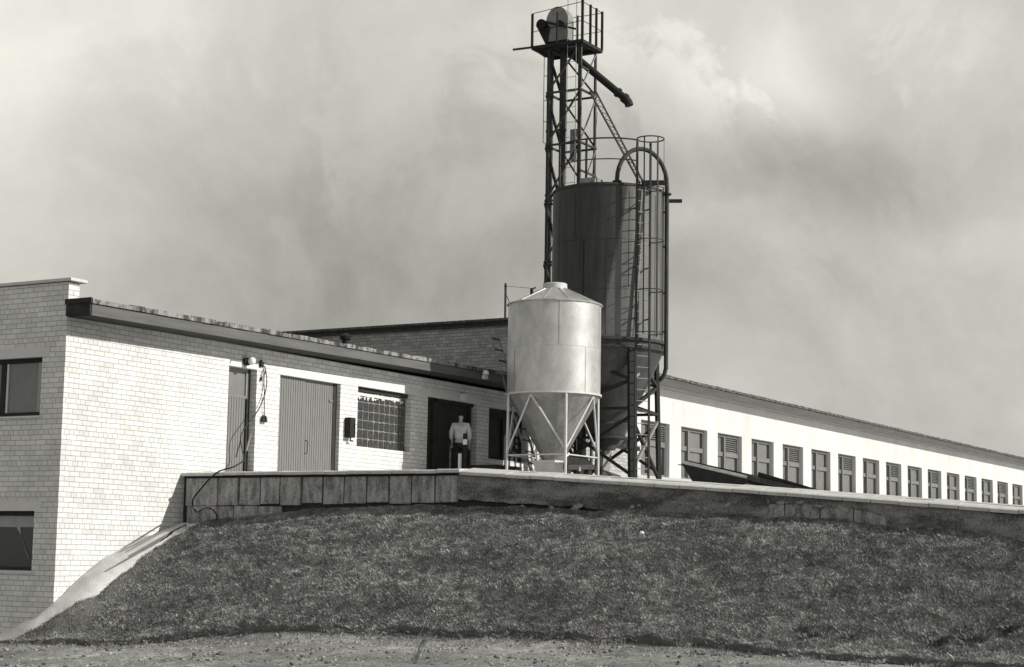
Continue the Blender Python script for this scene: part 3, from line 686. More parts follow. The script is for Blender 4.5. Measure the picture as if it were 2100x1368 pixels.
# one window, copied
def make_win(louvre):
    ob = []
    x0, x1, z0, z1 = 0, WW, -1.50, .20
    f_ = MB(); mx_ = .78; tzz = -.50
    f_.box((x0+.002, .13, z1-.10), (x1-.002, .22, z1-.002)); f_.box((x0+.002, .13, z0+.002), (x1-.002, .22, z0+.09)); f_.box((x0+.002, .13, z0+.09), (x0+.06, .22, z1-.1)); f_.box((x1-.08, .13, z0+.09), (x1-.002, .22, z1-.1))
    f_.box((mx_-.055, .085, z0+.09), (mx_+.06, .235, z1-.1)); f_.box((x0+.06, .135, tzz-.05), (mx_-.06, .235, tzz+.10)); f_.box((mx_+.06, .135, tzz-.05), (x1-.08, .235, tzz+.10)); f_.box((x0+.06, .228, z0+.09), (x1-.08, .236, z1-.1))
    p = MB()
    p.box((x0+.06, .195, z0+.09), (mx_-.07, .215, tzz-.05)); p.box((mx_+.07, .195, z0+.09), (x1-.20, .215, tzz-.05)); p.box((x0+.06, .195, tzz+.1), (mx_-.07, .215, z1-.1))
    if not louvre: p.box((mx_+.07, .195, tzz+.1), (x1-.20, .215, z1-.1))
    lv = MB()
    if louvre:
        k = 7; hz = (z1-.1-tzz-.1)/k
        for i in range(k):
            zz = tzz+.1+i*hz; lv.add([(mx_+.07, .135, zz+.004), (x1-.08, .135, zz+.004), (x1-.08, .205, zz+hz*.75), (mx_+.07, .205, zz+hz*.75), (mx_+.07, .145, zz+.0), (x1-.08, .145, zz+.0), (x1-.08, .215, zz+hz*.72), (mx_+.07, .215, zz+hz*.72)], [(0,1,2,3),(7,6,5,4),(0,4,5,1),(3,2,6,7)])
        lv.box((mx_+.07, .218, tzz+.1), (x1-.08, .222, z1-.1))
    s_ = MB(); s_.add([(x0-.03, -.05, z0-.035), (x1+.03, -.05, z0-.035), (x1+.03, -.05, z0-.012), (x0-.03, -.05, z0-.012), (x0-.0, .13, z0-.02), (x1, .13, z0-.02), (x1, .13, z0+.015), (x0, .13, z0+.015)], [(0,1,2,3),(7,6,5,4),(0,4,5,1),(3,2,6,7),(0,3,7,4),(1,5,6,2)])
    return f_, p, lv, s_
protos = {}
for lou in (0, 1):
    f_, p, lv, s_ = make_win(lou)
    fo = f_.build('window', M['shedframe']); po = p.build('pane', M['shedpane']); po.parent = fo; s2 = s_.build('window_sill', M['whitep']); s2.parent = fo
    ch = [po, s2]
    if lou: lo_ = lv.build('louvre', M['shedframe']); lo_.parent = fo; ch.append(lo_)
    protos[lou] = (fo, ch)
used = set()
for k in range(20):
    lou = 1 if k % 2 == 0 else 0
    fo, ch = protos[lou]
    if lou in used:
        c = fo.copy(); COL.objects.link(c)
        for q in ch: d = q.copy(); COL.objects.link(d); d.parent = c
        fo = c
    used.add(lou)
    fo.parent = pb_; fo.location = (WX0+k*WS-24, 0, 5.9)

# ------------------------------------------------------------------ small galvanised silo
SX, SY = 13.46, -3.0
ZF = float(tz_(SX, SY))
ss = thing('feed_silo', 'small bright galvanised silo on thin tubular legs, in front of the dark one', 'silo', (SX, SY, ZF))
AZR = math.atan2(RT[1], RT[0])      # world azimuth of image-right
def pol(cx, cy, r, a_deg, z):        # a_deg: 0 = towards camera, 90 = image right
    t = AZR-math.pi/2+R(a_deg); return (cx+r*math.cos(t), cy+r*math.sin(t), z)
b_ = MB(); b_.lathe(SX, SY, [(1.138, -.14), (1.14, .97), (1.146, .975), (1.146, .985), (1.14, .99), (1.14, 2.06)], 72); bo = b_.build('silo_body', M['galv'], ss)
for an, z0_, z1_ in ((4, .99, 2.05), (-58, -.12, .97), (70, .99, 2.05), (40, -.12, .97)):
    t0_ = pol(SX, SY, 1.142, an-.5, z0_); t1_ = pol(SX, SY, 1.142, an+.5, z0_); MB().add([t0_, t1_, (t1_[0], t1_[1], z1_), (t0_[0], t0_[1], z1_)], [(0,1,2,3)]).build('seam', M['galv_cone'], bo)
b_ = MB(); b_.lathe(SX, SY, [(1.14, 2.06), (1.18, 2.055), (1.185, 2.08), (.30, 2.48), (.30, 2.50)], 24, smooth=False); lid = b_.build('silo_roof', M['galv'], ss)
rb = MB()
for k in range(12):
    rb.beam(pol(SX, SY, 1.15, 15+30*k, 2.093), pol(SX, SY, .31, 15+30*k, 2.483), .022, .022)
rb.build('roof_ribs', M['galv'], lid)
b_ = MB(); b_.lathe(SX, SY, [(.30, 2.47), (.30, 2.60), (.28, 2.62), (.001, 2.64)], 32); b_.build('hatch', M['galv_leg'], lid)
b_ = MB(); q0 = pol(SX, SY, .75, -50, 2.30); b_.box((q0[0]-.03, q0[1]-.03, 2.26), (q0[0]+.03, q0[1]+.03, 2.42)); b_.beam((q0[0], q0[1], 2.40), (q0[0]+.05, q0[1]-.08, 2.45), .03); b_.build('lid_clamp', M['black'], lid)
b_ = MB(); b_.lathe(SX, SY, [(1.14, -.12), (1.175, -.12), (1.175, -.165), (1.15, -.165)], 64); b_.build('ring_beam', M['galv_leg'], ss)
b_ = MB(); b_.lathe(SX, SY, [(1.13, -.16), (.30, -1.62), (.28, -1.72)], 20, smooth=False); b_.build('cone', M['galv_cone'], ss)
for an in (14, 104, 194, 284):
    t_ = MB(); p0 = pol(SX, SY, 1.13, an, -.16); p1 = pol(SX, SY, 1.15, an, ZF); t_.tube([p0, p1], .034, 10)
    t_.box((p1[0]-.08, p1[1]-.08, ZF), (p1[0]+.08, p1[1]+.08, ZF+.015)); t_.build('leg', M['galv_leg'], ss)
br = MB()
for an in (14, 104, 194, 284):
    ap = pol(SX, SY, 1.10, an+45, -.19)
    br.tube([ap, pol(SX, SY, 1.13, an, -1.50)], .024, 8); br.tube([ap, pol(SX, SY, 1.13, an+90, -1.50)], .024, 8)
    br.tube([pol(SX, SY, 1.13, an, -1.62), pol(SX, SY, 1.13, an+90, -1.62)], .018, 8)
br.build('bracing', M['galv_leg'], ss)
b_ = MB(); b_.box((-.5, -.5, 0), (0, 0, 0)) if False else None
# small filler pipe stub on the side
b_ = MB(); p0 = pol(SX, SY, 1.14, 88, 1.2); p1 = pol(SX, SY, 1.22, 88, 1.2); b_.tube([p0, p1], .045, 10); b_.build('sight_port', M['black'], ss)
# hopper box under the cone (stands on the yard)
hb = MB()
def frustum(mb, cx, cy, rot, w0, d0, z0_, w1, d1, z1_):
    c_, s_ = math.cos(rot), math.sin(rot); P = lambda u, v, z: (cx+u*c_-v*s_, cy+u*s_+v*c_, z)
    vs = [P(*q, z0_) for q in ((-w0/2, -d0/2), (w0/2, -d0/2), (w0/2, d0/2), (-w0/2, d0/2))]+[P(*q, z1_) for q in ((-w1/2, -d1/2), (w1/2, -d1/2), (w1/2, d1/2), (-w1/2, d1/2))]
    mb.add(vs, [(0,3,2,1),(4,5,6,7),(0,1,5,4),(1,2,6,5),(2,3,7,6),(3,0,4,7)])
frustum(hb, SX-.09, SY+.03, 0, .36, .34, ZF+.01, .62, .60, -1.79); frustum(hb, SX-.09, SY+.03, 0, .66, .64, -1.79, .66, .64, -1.73)
M['binsheet'] = mottled('pale_bin_sheet', .5, .65, 4, rough=.6)
hb.build('outlet_bin', M['binsheet'], label='tapered pale metal bin standing under the cone of the small bright silo', cat='bin', origin=(SX, SY, ZF))

# ------------------------------------------------------------------ big dark silo
BX, BY, BR = 16.1, -3.1, 1.45
ZB = float(tz_(BX, BY))
bs = thing('tall_silo', 'tall dark steel silo on heavy braced legs with a caged ladder', 'silo', (BX, BY, ZB))
P_ = lambda r, a, z: pol(BX, BY, r, a, z)
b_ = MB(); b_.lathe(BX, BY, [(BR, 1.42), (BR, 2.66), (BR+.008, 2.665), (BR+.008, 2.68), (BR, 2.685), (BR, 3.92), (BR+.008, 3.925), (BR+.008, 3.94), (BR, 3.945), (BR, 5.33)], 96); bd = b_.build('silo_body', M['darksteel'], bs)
for an, z0_, z1_, w_ in ((-28, 1.5, 3.9, 1.6), (-38, 3.95, 5.15, .5), (-5, 1.5, 3.9, .6), (18, 2.7, 5.15, .5), (-62, 2.7, 5.15, .5), (52, 1.5, 5.15, .5), (66, 1.5, 5.15, .5)):
    t0_ = P_(BR+.004, an-w_/2, z0_); t1_ = P_(BR+.004, an+w_/2, z0_); MB().add([t0_, t1_, (t1_[0], t1_[1], z1_), (t0_[0], t0_[1], z1_)], [(0,1,2,3)]).build('seam', M['black'], bd)
b_ = MB(); b_.lathe(BX, BY, [(BR+.02, 5.30), (BR+.02, 5.36), (BR-.02, 5.365), (.35, 5.43), (.35, 5.46), (.001, 5.47)], 60); rf_ = b_.build('silo_roof', M['steel'], bs)
b_ = MB(); q0 = P_(1.2, -24, 5.4); b_.box((q0[0]-.22, q0[1]-.2, 5.365), (q0[0]+.22, q0[1]+.2, 5.50)); b_.build('roof_box', M['lightsteel'], rf_)
b_ = MB(); b_.lathe(BX, BY, [(BR, 1.44), (BR+.07, 1.44), (BR+.07, 1.37), (BR+.005, 1.36), (BR+.005, 1.25), (BR+.06, 1.23), (BR+.06, 1.18), (BR-.05, 1.18)], 80); b_.build('ring_beam', M['steel'], bs)
b_ = MB(); b_.lathe(BX, BY, [(BR-.03, 1.25), (BR-.05, 1.10), (.58, -.62), (.60, -.66), (.58, -.68), (.50, -.90), (.47, -.98)], 48); co = b_.build('hopper', M['hopper'], bs)
b_ = MB(); b_.lathe(BX, BY, [(.50, -.96), (.55, -.97), (.55, -1.02), (.3, -1.03), (.24, -1.30), (.001, -1.32)], 32); b_.build('outlet', M['steel'], co)
LA = [22.7, 112.7, 202.7, 292.7]
def legp(i, z):
    t = (1.2-z)/(1.2-ZB); return P_(BR-.03+.10*t, LA[i % 4], z)
for i in range(4):
    t_ = MB(); p0 = legp(i, 1.21); p1 = legp(i, ZB); u_ = (math.cos(AZR-math.pi/2+R(LA[i])), math.sin(AZR-math.pi/2+R(LA[i])), 0)
    w_ = .20 if i != 1 else .13
    t_.beam(p0, p1, w_, w_*.7, up=u_); t_.box((p1[0]-.14, p1[1]-.14, ZB), (p1[0]+.14, p1[1]+.14, ZB+.02)); t_.build('leg', M['black'], bs)
br = MB(); bl2 = MB()
for i in range(4):
    br.beam(legp(i, -.33), legp(i+1, -.33), .07); 
    br.beam(legp(i, -.62), legp(i+1, ZB+.12), .075); bb_t = bl2 if i == 0 else br; bb_t.beam(legp(i+1, -.50), legp(i, ZB+.3), .07)
    up_ = legp(i, .38)
    br.beam(legp((i+3) % 4, 1.15), up_, .085); br.beam(up_, legp((i+3) % 4, -.33), .085)
    (bl2 if i == 0 else br).beam(up_, legp(i+1, 1.15), .06)
br.build('bracing', M['black'], bs); bl2.build('pale_brace', M['lightsteel'], bs)
# ladder with safety cage
lad = MB(); A0 = 29.0; tang = Vector(P_(1, A0+90, 0))-Vector((BX, BY, 0)); out = Vector(P_(1, A0, 0))-Vector((BX, BY, 0)); LC = lambda z, so=1.66: Vector((BX, BY, z))+out*so
for sgn in (-1, 1): lad.beam(LC(ZB)+tang*.20*sgn, LC(6.40)+tang*.20*sgn, .055, .03, up=tuple(out))
lo_ = lad.build('ladder', M['black'], bs)
z_ = ZB+.3
while z_ < 5.4: MB().tube([LC(z_)-tang*.2, LC(z_)+tang*.2], .011, 6).build('rung', M['lightsteel'], lo_); z_ += .28
cg = MB(); cr_ = .34
def hoop(z, full=True, r_=.014):
    c0 = LC(z, 1.66+.30); pts = []
    rng = range(0, 24) if full else range(-8, 9)
    for k in rng:
        t = 2*math.pi*k/24 if full else k*math.pi*.82/8; pts.append(c0+out*cr_*math.cos(t)+tang*cr_*math.sin(t))
    cg.tube(pts, r_, 6, closed=full)
for z in (1.50, 2.57, 3.83, 5.15): hoop(z, False)
hoop(6.42, True, .018)
for t in (-115, -60, 0, 60, 115):
    cc = LC(0, 1.96)+out*cr_*math.cos(R(t))+tang*cr_*math.sin(R(t)); cg.beam((cc.x, cc.y, 1.45), (cc.x, cc.y, 6.42), .035, .010, up=tuple(out*math.cos(R(t))+tang*math.sin(R(t))))
for z in (1.9, 3.2, 4.7):
    for s_ in (-1, 1): cg.beam(LC(z)+tang*.2*s_, LC(z, BR)+tang*.2*s_, .03)
cg.build('safety_cage', M['steel'], lo_)
# fill pipe: slanting along the body, arch and down-pipe
fp = MB(); AP = 72.0
c0 = Vector(P_(1.55, AP, 0)); 
foot = Vector(P_(1.10, 8, 0)); arch = []
for k in range(0, 17):
    t = math.pi*k/16; cx = (foot+c0)/2; hx = (foot-c0)/2
    arch.append(Vector((cx.x+hx.x*math.cos(t), cx.y+hx.y*math.cos(t), 5.50+.88*math.sin(t))))
arch = arch[:-1]+[Vector((c0.x, c0.y, 5.40))]
fp.tube([Vector((foot.x, foot.y, 5.1))]+arch, .058, 10)
fp.tube([(c0.x, c0.y, 5.45), (c0.x, c0.y, .75)], .058, 10)
e0 = Vector(P_(1.38, 73, .45)); fp.tube([(c0.x, c0.y, .78), Vector(P_(1.50, 72, .58)), e0], .055, 10)
fpo = fp.build('fill_pipe', M['steel'], bs)
for q in (Vector((foot.x, foot.y, 5.45)), Vector((c0.x, c0.y, 5.27))): MB().lathe(q.x, q.y, [(.001, q.z-.02), (.12, q.z-.02), (.12, q.z+.02), (.001, q.z+.02)], 12).build('flange', M['black'], fpo)
for z in (4.8, 3.9, 2.7, 1.7): MB().beam((c0.x, c0.y, z), P_(BR, AP, z), .04).build('pipe_bracket', M['black'], fpo)
sp_ = MB(); a0_ = Vector(P_(1.60, 31, 5.62)); a1_ = Vector(P_(1.60, 24, 1.66))
pts = [Vector(P_(1.53, 33.5-(33.5-22.5)*k/10, 5.30-(5.30-1.46)*k/10)) for k in range(11)]; sp_.tube(pts, .032, 10); sp_.build('slanting_conduit', M['lightsteel'], bs)
st_ = MB(); q0 = Vector(P_(1.45, 32, 5.40)); st_.beam(q0, q0+Vector(RT)*.62, .11); st_.build('bracket_beam', M['black'], bs); st_ = MB(); q1 = Vector(P_(1.6, 84, 5.16)); st_.beam(q1-Vector(RT)*.12, q1+Vector(RT)*.30, .085); st_.build('bracket_beam', M['black'], bs)
# top railing (near arc)
rl = MB()
for z, r_ in ((6.52, .022), (5.98, .016)): rl.tube([P_(1.36, -75+k*105/20, z) for k in range(21)], r_, 6)
for an in (-28, -72): rl.beam(P_(1.36, an, 5.2), P_(1.36, an, 6.52), .045)
rl.build('top_railing', M['steel'], bs)

# auger and chute gear under the big silo
au = thing('auger', 'dark feed auger chute and tube beneath the tall dark silo', 'auger', (BX-1.0, BY-.2, ZB))
q0 = lambda x, y, Y=BY: Vector(atY(x, y, Y))
m_ = MB(); pts = [q0(1222, 880), q0(1243, 905), q0(1232, 978), q0(1219, 972)]; m_.prism(pts, (.25, .12, 0)); m_.build('chute', M['black'], au)
m_ = MB(); pts = [q0(1243, 912), q0(1255, 925), q0(1249, 968), q0(1232, 966)]; m_.prism(pts, (.2, .1, 0)); m_.build('chute_plate', M['lightsteel'], au)
m_ = MB(); m_.tube([q0(1243, 905), q0(1284, 912)], .14, 16); m_.build('auger_housing', M['hopper'], au)
m_ = MB(); m_.tube([q0(1228, 968), q0(1268, 981)], .09, 14); m_.build('auger_tube', M['hopper'], au)
m_ = MB(); m_.beam(q0(1288, 917), q0(1309, 921), .11); m_.build('drive_motor', M['black'], au)
# cart under the silos
ct = thing('machine_cart', 'low dark feed machine on small wheels behind the front leg of the bright silo', 'machine', (15.0, -3.9, ZB))
CY = -3.75; q0 = lambda x, y: Vector(atY(x, y, CY))
m_ = MB(); m_.prism([q0(1162, 936), q0(1203, 936), q0(1212, 950), q0(1216, 953), q0(1160, 951)], (.35, .25, 0)); m_.build('cart_body', M['black'], ct)
m_ = MB(); m_.beam(q0(1160, 958), q0(1215, 958), .14, .12); m_.build('cart_frame', M['steel'], ct)
for x_ in (1165, 1190, 1208):
    c_ = q0(x_, 968); m_ = MB(); m_.tube([c_+Vector((0, -.03, 0)), c_+Vector((.0, .05, 0))], .10, 14); m_.build('wheel', M['rubber'], ct)
m_ = MB(); c_ = q0(1182, 962); m_.box((c_.x-.05, c_.y-.1, c_.z-.05), (c_.x+.05, c_.y-.06, c_.z+.05)); m_.build('gear_box', M['lightsteel'], ct)
tr = MB(); a_0 = atX(1040, 961, 15.6); tr.box((12.6, -1.9, float(tz_(13, -2))), (13.9, -1.1, float(tz_(13, -2))+.40)); tr.build('feed_trough', M['black'], label='low black trough on the yard behind the left leg of the bright silo', cat='trough', origin=(13.2, -1.5, ZF), bevel=.02)

# ------------------------------------------------------------------ elevator tower
TX0, TY0, TWX, TWY = 17.25, -1.62, .95, 1.05
TB = float(tz_(TX0, TY0))
et = thing('elevator_tower', 'dark lattice steel elevator tower with railed platform above the silos', 'tower', (TX0, TY0, TB))
ZP = 9.95
cor = [(TX0, TY0), (TX0+TWX, TY0), (TX0+TWX, TY0+TWY), (TX0, TY0+TWY)]
for i, (x_, y_) in enumerate(cor):
    m_ = MB(); sx_ = 1 if x_ == TX0 else -1; sy_ = 1 if y_ == TY0 else -1
    m_.angle((x_, y_, TB), (x_, y_, ZP), .085, .012, a=(sx_, 0, 0), b=(0, sy_, 0)); m_.build('post', M['steel'], et)
lv_ = [TB+.2, -.6, .9, 2.4, 3.9, 5.6, 7.15, 8.62, ZP-.05]
dg = MB()
for j, z in enumerate(lv_):
    for i in range(4):
        a, b = cor[i], cor[(i+1) % 4]; MB().beam((*a, z), (*b, z), .06, .05).build('girt', M['steel'], et)
        if j < len(lv_)-1:
            z2 = lv_[j+1]
            if i == 0: dg.beam((*a, z), (*b, z2), .035, .03)      # pale light diagonal on the near right face
hz2 = MB()
for j in range(len(lv_)-1):
    z, z2 = lv_[j], lv_[j+1]
    for i in (1, 2, 3):
        a, b = cor[i], cor[(i+1) % 4]
        if i == 2: hz2.beam((*b, z2-.05), (*a, z+.05), .07, .06)
        else: hz2.beam((*b, z2), (*a, z), .045, .045)
    if j % 2: hz2.beam((*cor[0], (z+z2)/2), (*cor[1], (z+z2)/2+.0), .05, .05)
hz2.build('dark_brace', M['steel'], et); dg.build('pale_brace', M['lightsteel'], et)
# two elevator legs (ducts)
def duct(px, w_, z0_, z1_, xx):
    q = atX(px, 330, xx); return (q[0], q[1])
for px, w_ in ((1127, .135), (1152.5, .15)):
    x_, y_ = duct(px, w_, 0, 0, TX0+.35); m_ = MB(); m_.box((x_-.055, y_-w_/2, TB), (x_+.055, y_+w_/2, 10.15))
    for z in (2.2, 3.35, 5.8, 7.6): m_.box((x_-.08, y_-w_/2-.025, z), (x_+.08, y_+w_/2+.025, z+.06))
    m_.build('elevator_leg', M['steel'], et)
x1_, y1_ = duct(1131, 0, 0, 0, TX0+.35); x2_, y2_ = duct(1156, 0, 0, 0, TX0+.35)
hd_ = MB(); yc_ = (y1_+y2_)/2; pts = []
for k in range(15):
    t = math.pi*k/14; pts.append((x1_-.15, yc_+.34*math.cos(t), 10.72+.40*math.sin(t)))
pts = [(x1_-.15, yc_+.34, 10.15)]+pts+[(x1_-.15, yc_-.34, 10.15)]
M['drum'] = mottled('pale_drum_sheet', .17, .30, 5)
hd_.prism(pts, (.35, 0, 0)); ho = hd_.build('elevator_head', M['drum'], et)
hb2 = MB(); hb2.lathe(x1_-.16, yc_-.22, [(.001, 10.62), (.05, 10.62)], 8); hb2.beam((x1_-.2, yc_+.35, 10.72), (x1_-.2, yc_-.62, 10.38), .05); hb2.tube([(x1_-.26, yc_+.45, 10.65), (x1_-.14, yc_+.45, 10.65)], .15, 14); hb2.prism([(x1_-.17, yc_+.62, 10.6), (x1_-.17, yc_+.45, 10.8), (x1_-.17, yc_+.20, 10.55), (x1_-.17, yc_+.30, 10.0)], (.1, 0, 0)); hb2.tube([(x1_-.2, yc_-.1, 10.62), (x1_-.14, yc_-.1, 10.62)], .09, 12); hb2.build('belt_drive', M['black'], ho)
# platform with railing
px0, px1, py0, py1 = TX0-.12, TX0+TWX+.10, TY0-.10, TY0+TWY+.42
pf = MB(); pf.box((px0, py0, ZP), (px1, py1, ZP+.03)); 
for a, b in (((px0, py0), (px1, py0)), ((px1, py0), (px1, py1)), ((px1, py1), (px0, py1)), ((px0, py1), (px0, py0))): pf.beam((*a, ZP-.02), (*b, ZP-.02), .05, .09)
pfo = pf.build('platform', M['black'], et)
rl = MB(); prz = 1.12
def post(x, y, hgt=prz, w_=.06): rl.beam((x, y, ZP), (x, y, ZP+hgt), w_, w_*.8)
post(px0, py0, 1.25, .065)
for t in (.40, .70, 1.0): post(px0+(px1-px0)*t, py0, prz, .06)
post(px0, py1, .95, .06); post(px1, py1, .95); post(px0+.0, (py0+py1)/2, .9, .04); post(px1, (py0+py1)/2)
for z in (.55, 1.08): 
    rl.tube([(px0, py0, ZP+z), (px1, py0, ZP+z)], .010, 6); rl.tube([(px1, py0, ZP+z), (px1, py1, ZP+z)], .010, 6); rl.tube([(px0, py0, ZP+z), (px0, py1, ZP+z-.12)], .010, 6)
rl.build('railing', M['black'], pfo)
ob_ = MB(); ob_.beam((px0+.02, py1-.3, ZP+.0), (px0+.02, py1+.62, ZP+.02), .05, .05); ob_.beam((px0+.05, py1, ZP-.03), (px0+.05, py1-.40, ZP-.32), .04); ob_.build('outrigger', M['steel'], pfo)
# tower ladder (thin) with wires
tl = MB(); lx_ = TX0-.10
for px in (1182-.5, 1163): 
    pass
qa = atX(1162.5, 200, lx_); qb = atX(1180.5, 200, lx_)
for q in (qa, qb): tl.tube([(lx_, q[1], 5.4), (lx_, q[1], 11.2)], .011, 6)
z_ = 5.6
while z_ < 9.8: tl.tube([(lx_, qa[1], z_), (lx_, qb[1], z_)], .008, 5); z_ += .42
tl.build('tower_ladder', M['lightsteel'], et)
tc_ = MB(); qc = atX(1115, 200, TX0+.2); tc_.tube([(TX0+.2, qc[1], 7.3), (TX0+.2, qc[1]-.0, 9.9)], .010, 5)
for z in (7.3, 7.9, 8.5, 9.2): tc_.tube([(TX0+.2+.16*math.sin(t), qc[1]-.11+.11*math.cos(t), z) for t in [k*math.pi/5 for k in range(6)]], .010, 5)
tc_.build('cage_wire', M['steel'], et)
cn = MB(); q = atX(1179, 300, TX0+.45)
cn.box((TX0+.35, q[1]-.10, 6.75), (TX0+.5, q[1]+.10, 7.62)); cn.build('control_box', M['lightsteel'], et)
# spout tube from the head
spt = MB(); s0 = Vector((TX0+.45, TY0+.55, 9.80)); s1 = Vector(atX(1283, 203, TX0+.75)); spt.tube([s0, s1], .105, 14)
dirv = (s1-s0).normalized(); spo = spt.build('spout', M['black'], et)
e_ = MB(); e_.tube([s1-dirv*.32, s1-dirv*.26], .14, 14); e_.tube([s1-dirv*.08, s1+dirv*.02], .14, 14); e_.tube([s1-dirv*.02, s1+dirv*.10+Vector((0, 0, -.03)), s1+dirv*.14+Vector((0, 0, -.10))], .12, 12); e_.build('spout_collar', M['black'], spo)
# lattice strut from tower down to silo top
ls = MB(); u0 = Vector(atX(1214, 188, TX0+.4)); u1 = Vector(P_(1.42, 33, 5.40)); dv = (u1-u0); side_ = Vector(RT)*.12
ls.beam(u0-side_*.5, u1-side_*.4, .04); ls.beam(u0+side_*.9, u1+side_*.4, .035)
lz = MB(); kk = 13
for k in range(kk):
    a = u0+dv*k/kk; b = u0+dv*(k+.5)/kk; c = u0+dv*(k+1)/kk
    lz.beam(a-side_*.5, b+side_*.75, .022); lz.beam(b+side_*.75, c-side_*.5, .022)
ls.build('lattice_strut', M['steel'], et); lz.build('strut_lacing', M['lightsteel'], et)
gw_ = MB(); gw_.tube([Vector(atX(1225, 230, TX0+.5)), Vector(atX(1214, 372, TX0-.3))], .007, 5); gw_.build('wire', M['steel'], et)

# ------------------------------------------------------------------ leaning ladder behind the bright silo
m_ = MB(); X0 = 15.0; pa = Vector((X0, -.16, 1.87)); pb2 = Vector((X0, -1.60, float(tz_(X0, -1.6)))); dl = (pb2-pa)
ldr = thing('leaning_ladder', 'pale ladder leaning on the eave left of the bright silo', 'ladder', (X0, -1.6, float(tz_(X0, -1.6))))
for o_ in (0, .42): m_ = MB(); m_.beam(pa+Vector((o_, 0, 0)), pb2+Vector((o_, 0, 0)), .05, .03, up=(1, 0, 0)); m_.build('rail', M['galv_cone'], ldr)
k = .07
while k < .98: q = pa+dl*k; MB().beam(q, q+Vector((.42, 0, 0)), .035).build('rung', M['steel'], ldr); k += .075

# ------------------------------------------------------------------ wall fittings and cables
def wire(name, pts, r, mat, label=None, cat=None, parent=None, origin=None):
    P = [Vector(p) for p in pts]; out_ = []
    for i in range(len(P)-1):
        p0 = P[max(i-1, 0)]; p1 = P[i]; p2 = P[i+1]; p3 = P[min(i+2, len(P)-1)]
        for k in range(6):
            t = k/6; out_.append(.5*((2*p1)+(p2-p0)*t+(2*p0-5*p1+4*p2-p3)*t*t+(3*p1-p0-3*p2+p3)*t**3))
    out_.append(P[-1]); m_ = MB(); m_.tube(out_, r, 6); return m_.build(name, mat, parent, label=label, cat=cat, origin=origin if origin else (None if parent else tuple(P[-1])))
F = lambda x, y, Y=-.03: tuple(atY(x, y, Y))
wl = thing('wall_lamp', 'round opal wall lamp with dark collar above the narrow door', 'lamp', F(503, 742, 0))
c_ = Vector(F(503, 742, 0)); m_ = MB(); m_.tube([c_, c_+Vector((-.02, -.10, 0))], .085, 16); m_.build('lamp_base', M['black'], wl)
m_ = MB(); m_.ball((c_.x+.02, c_.y-.16, c_.z+.015), .085, 10); m_.build('lamp_globe', M['lamp_glass'], wl)
m_ = MB(); m_.tube([F(472, 745, -.012), F(474, 738, -.012), F(497, 741, -.012)], .010, 6); m_.tube([F(510, 744, -.012), F(535, 746, -.012)], .010, 6); m_.build('conduit', M['lightsteel'], wl)
c_ = Vector(F(534, 747, 0)); jb = MB(); jb.box((c_.x-.05, -.06, c_.z-.06), (c_.x+.05, -.001, c_.z+.05)); jb.tube([(c_.x, -.03, c_.z+.05), (c_.x, -.03, c_.z+.09)], .02, 8); jb.build('junction_box', M['black'], label='small black junction box right of the opal lamp over the narrow door', cat='junction box', origin=tuple(c_), bevel=.008)
wire('cable', [F(536, 750), F(543, 752), F(544, 762), F(541, 775), F(542, 800, -.05), F(542, 840, -.05), F(542, 854, -.04)], .011, M['rubber'], 'black cord hanging from the junction box down to a double socket', 'cable')
sk = thing('hanging_socket', 'black double socket hanging on its cord right of the narrow door', 'socket', F(542, 860, -.05))
for dx in (-.045, .045):
    c_ = Vector(F(542, 861, -.05))+Vector((dx, 0, 0)); m_ = MB(); m_.tube([c_+Vector((-dx*.5, 0, .09)), c_+Vector((0, 0, .03)), c_+Vector((0, 0, -.05))], .022, 10, r2=.045); m_.build('socket_body', M['rubber'], sk)
wire('cable', [F(541, 757), F(537, 768), F(536, 776)], .008, M['rubber'], 'short black lead with a small plug beside the junction box', 'cable')
m_ = MB(); c_ = Vector(F(536, 778, -.03)); m_.tube([c_+Vector((0, 0, .05)), c_+Vector((0, 0, -.03))], .018, 8, r2=.032); m_.build('plug', M['rubber'], label='small black plug dangling below the junction box beside the narrow door', cat='plug', origin=tuple(c_))
Xw = 3.36
wire('cable', [F(544, 758), F(547, 775, -.06), F(546, 795, -.08), F(541, 815, -.08), F(531, 838, -.08), F(522, 852, -.08), F(508, 870, -.06), F(496, 888, -.06), F(494, 905, -.08), F(497, 925, -.10), F(500, 933, -.14), F(500, 945, -.3)], .012, M['rubber'], 'black cable looping from the junction box down across the narrow door', 'cable')
gx0 = march(330, 1118); 
wire('cable', [F(500, 945, -.3), tuple(atX(480, 957, 3.7)), tuple(atX(460, 963, 3.6)), tuple(atX(447, 968, Xw-.02)), tuple(atX(428, 984, Xw-.04)), tuple(atX(410, 1005, Xw-.05)), tuple(atX(397, 1022, Xw-.05)), tuple(atX(395, 1037, Xw-.05)), tuple(atX(402, 1050, Xw-.06)), tuple(march(404, 1062)+np.array([0, 0, .05])), tuple(march(380, 1082)+np.array([0, 0, .058])), tuple(march(352, 1097)+np.array([0, 0, .058])), tuple(march(338, 1112)+np.array([0, 0, .058])), tuple(march(318, 1132)+np.array([0, 0, .058])), tuple(march(291, 1154)+np.array([0, 0, .08]))], .017, M['rubber'], 'thick black cable draped over the coping and down the pale path', 'cable')
wire('cable', [tuple(march(330, 1115)+np.array([0, 0, .058])), tuple(march(352, 1100)+np.array([0, 0, .06])), tuple(march(385, 1072)+np.array([0, 0, .06])), tuple(atX(408, 1049, Xw-.04)), tuple(atX(423, 1042, Xw-.04)), tuple(atX(436, 1045, Xw-.04)), tuple(atX(445, 1058, Xw-.05)), tuple(atX(443, 1070, Xw-.06))], .014, M['rubber'], 'thin black cable curled in a loop at the foot of the retaining wall', 'cable')
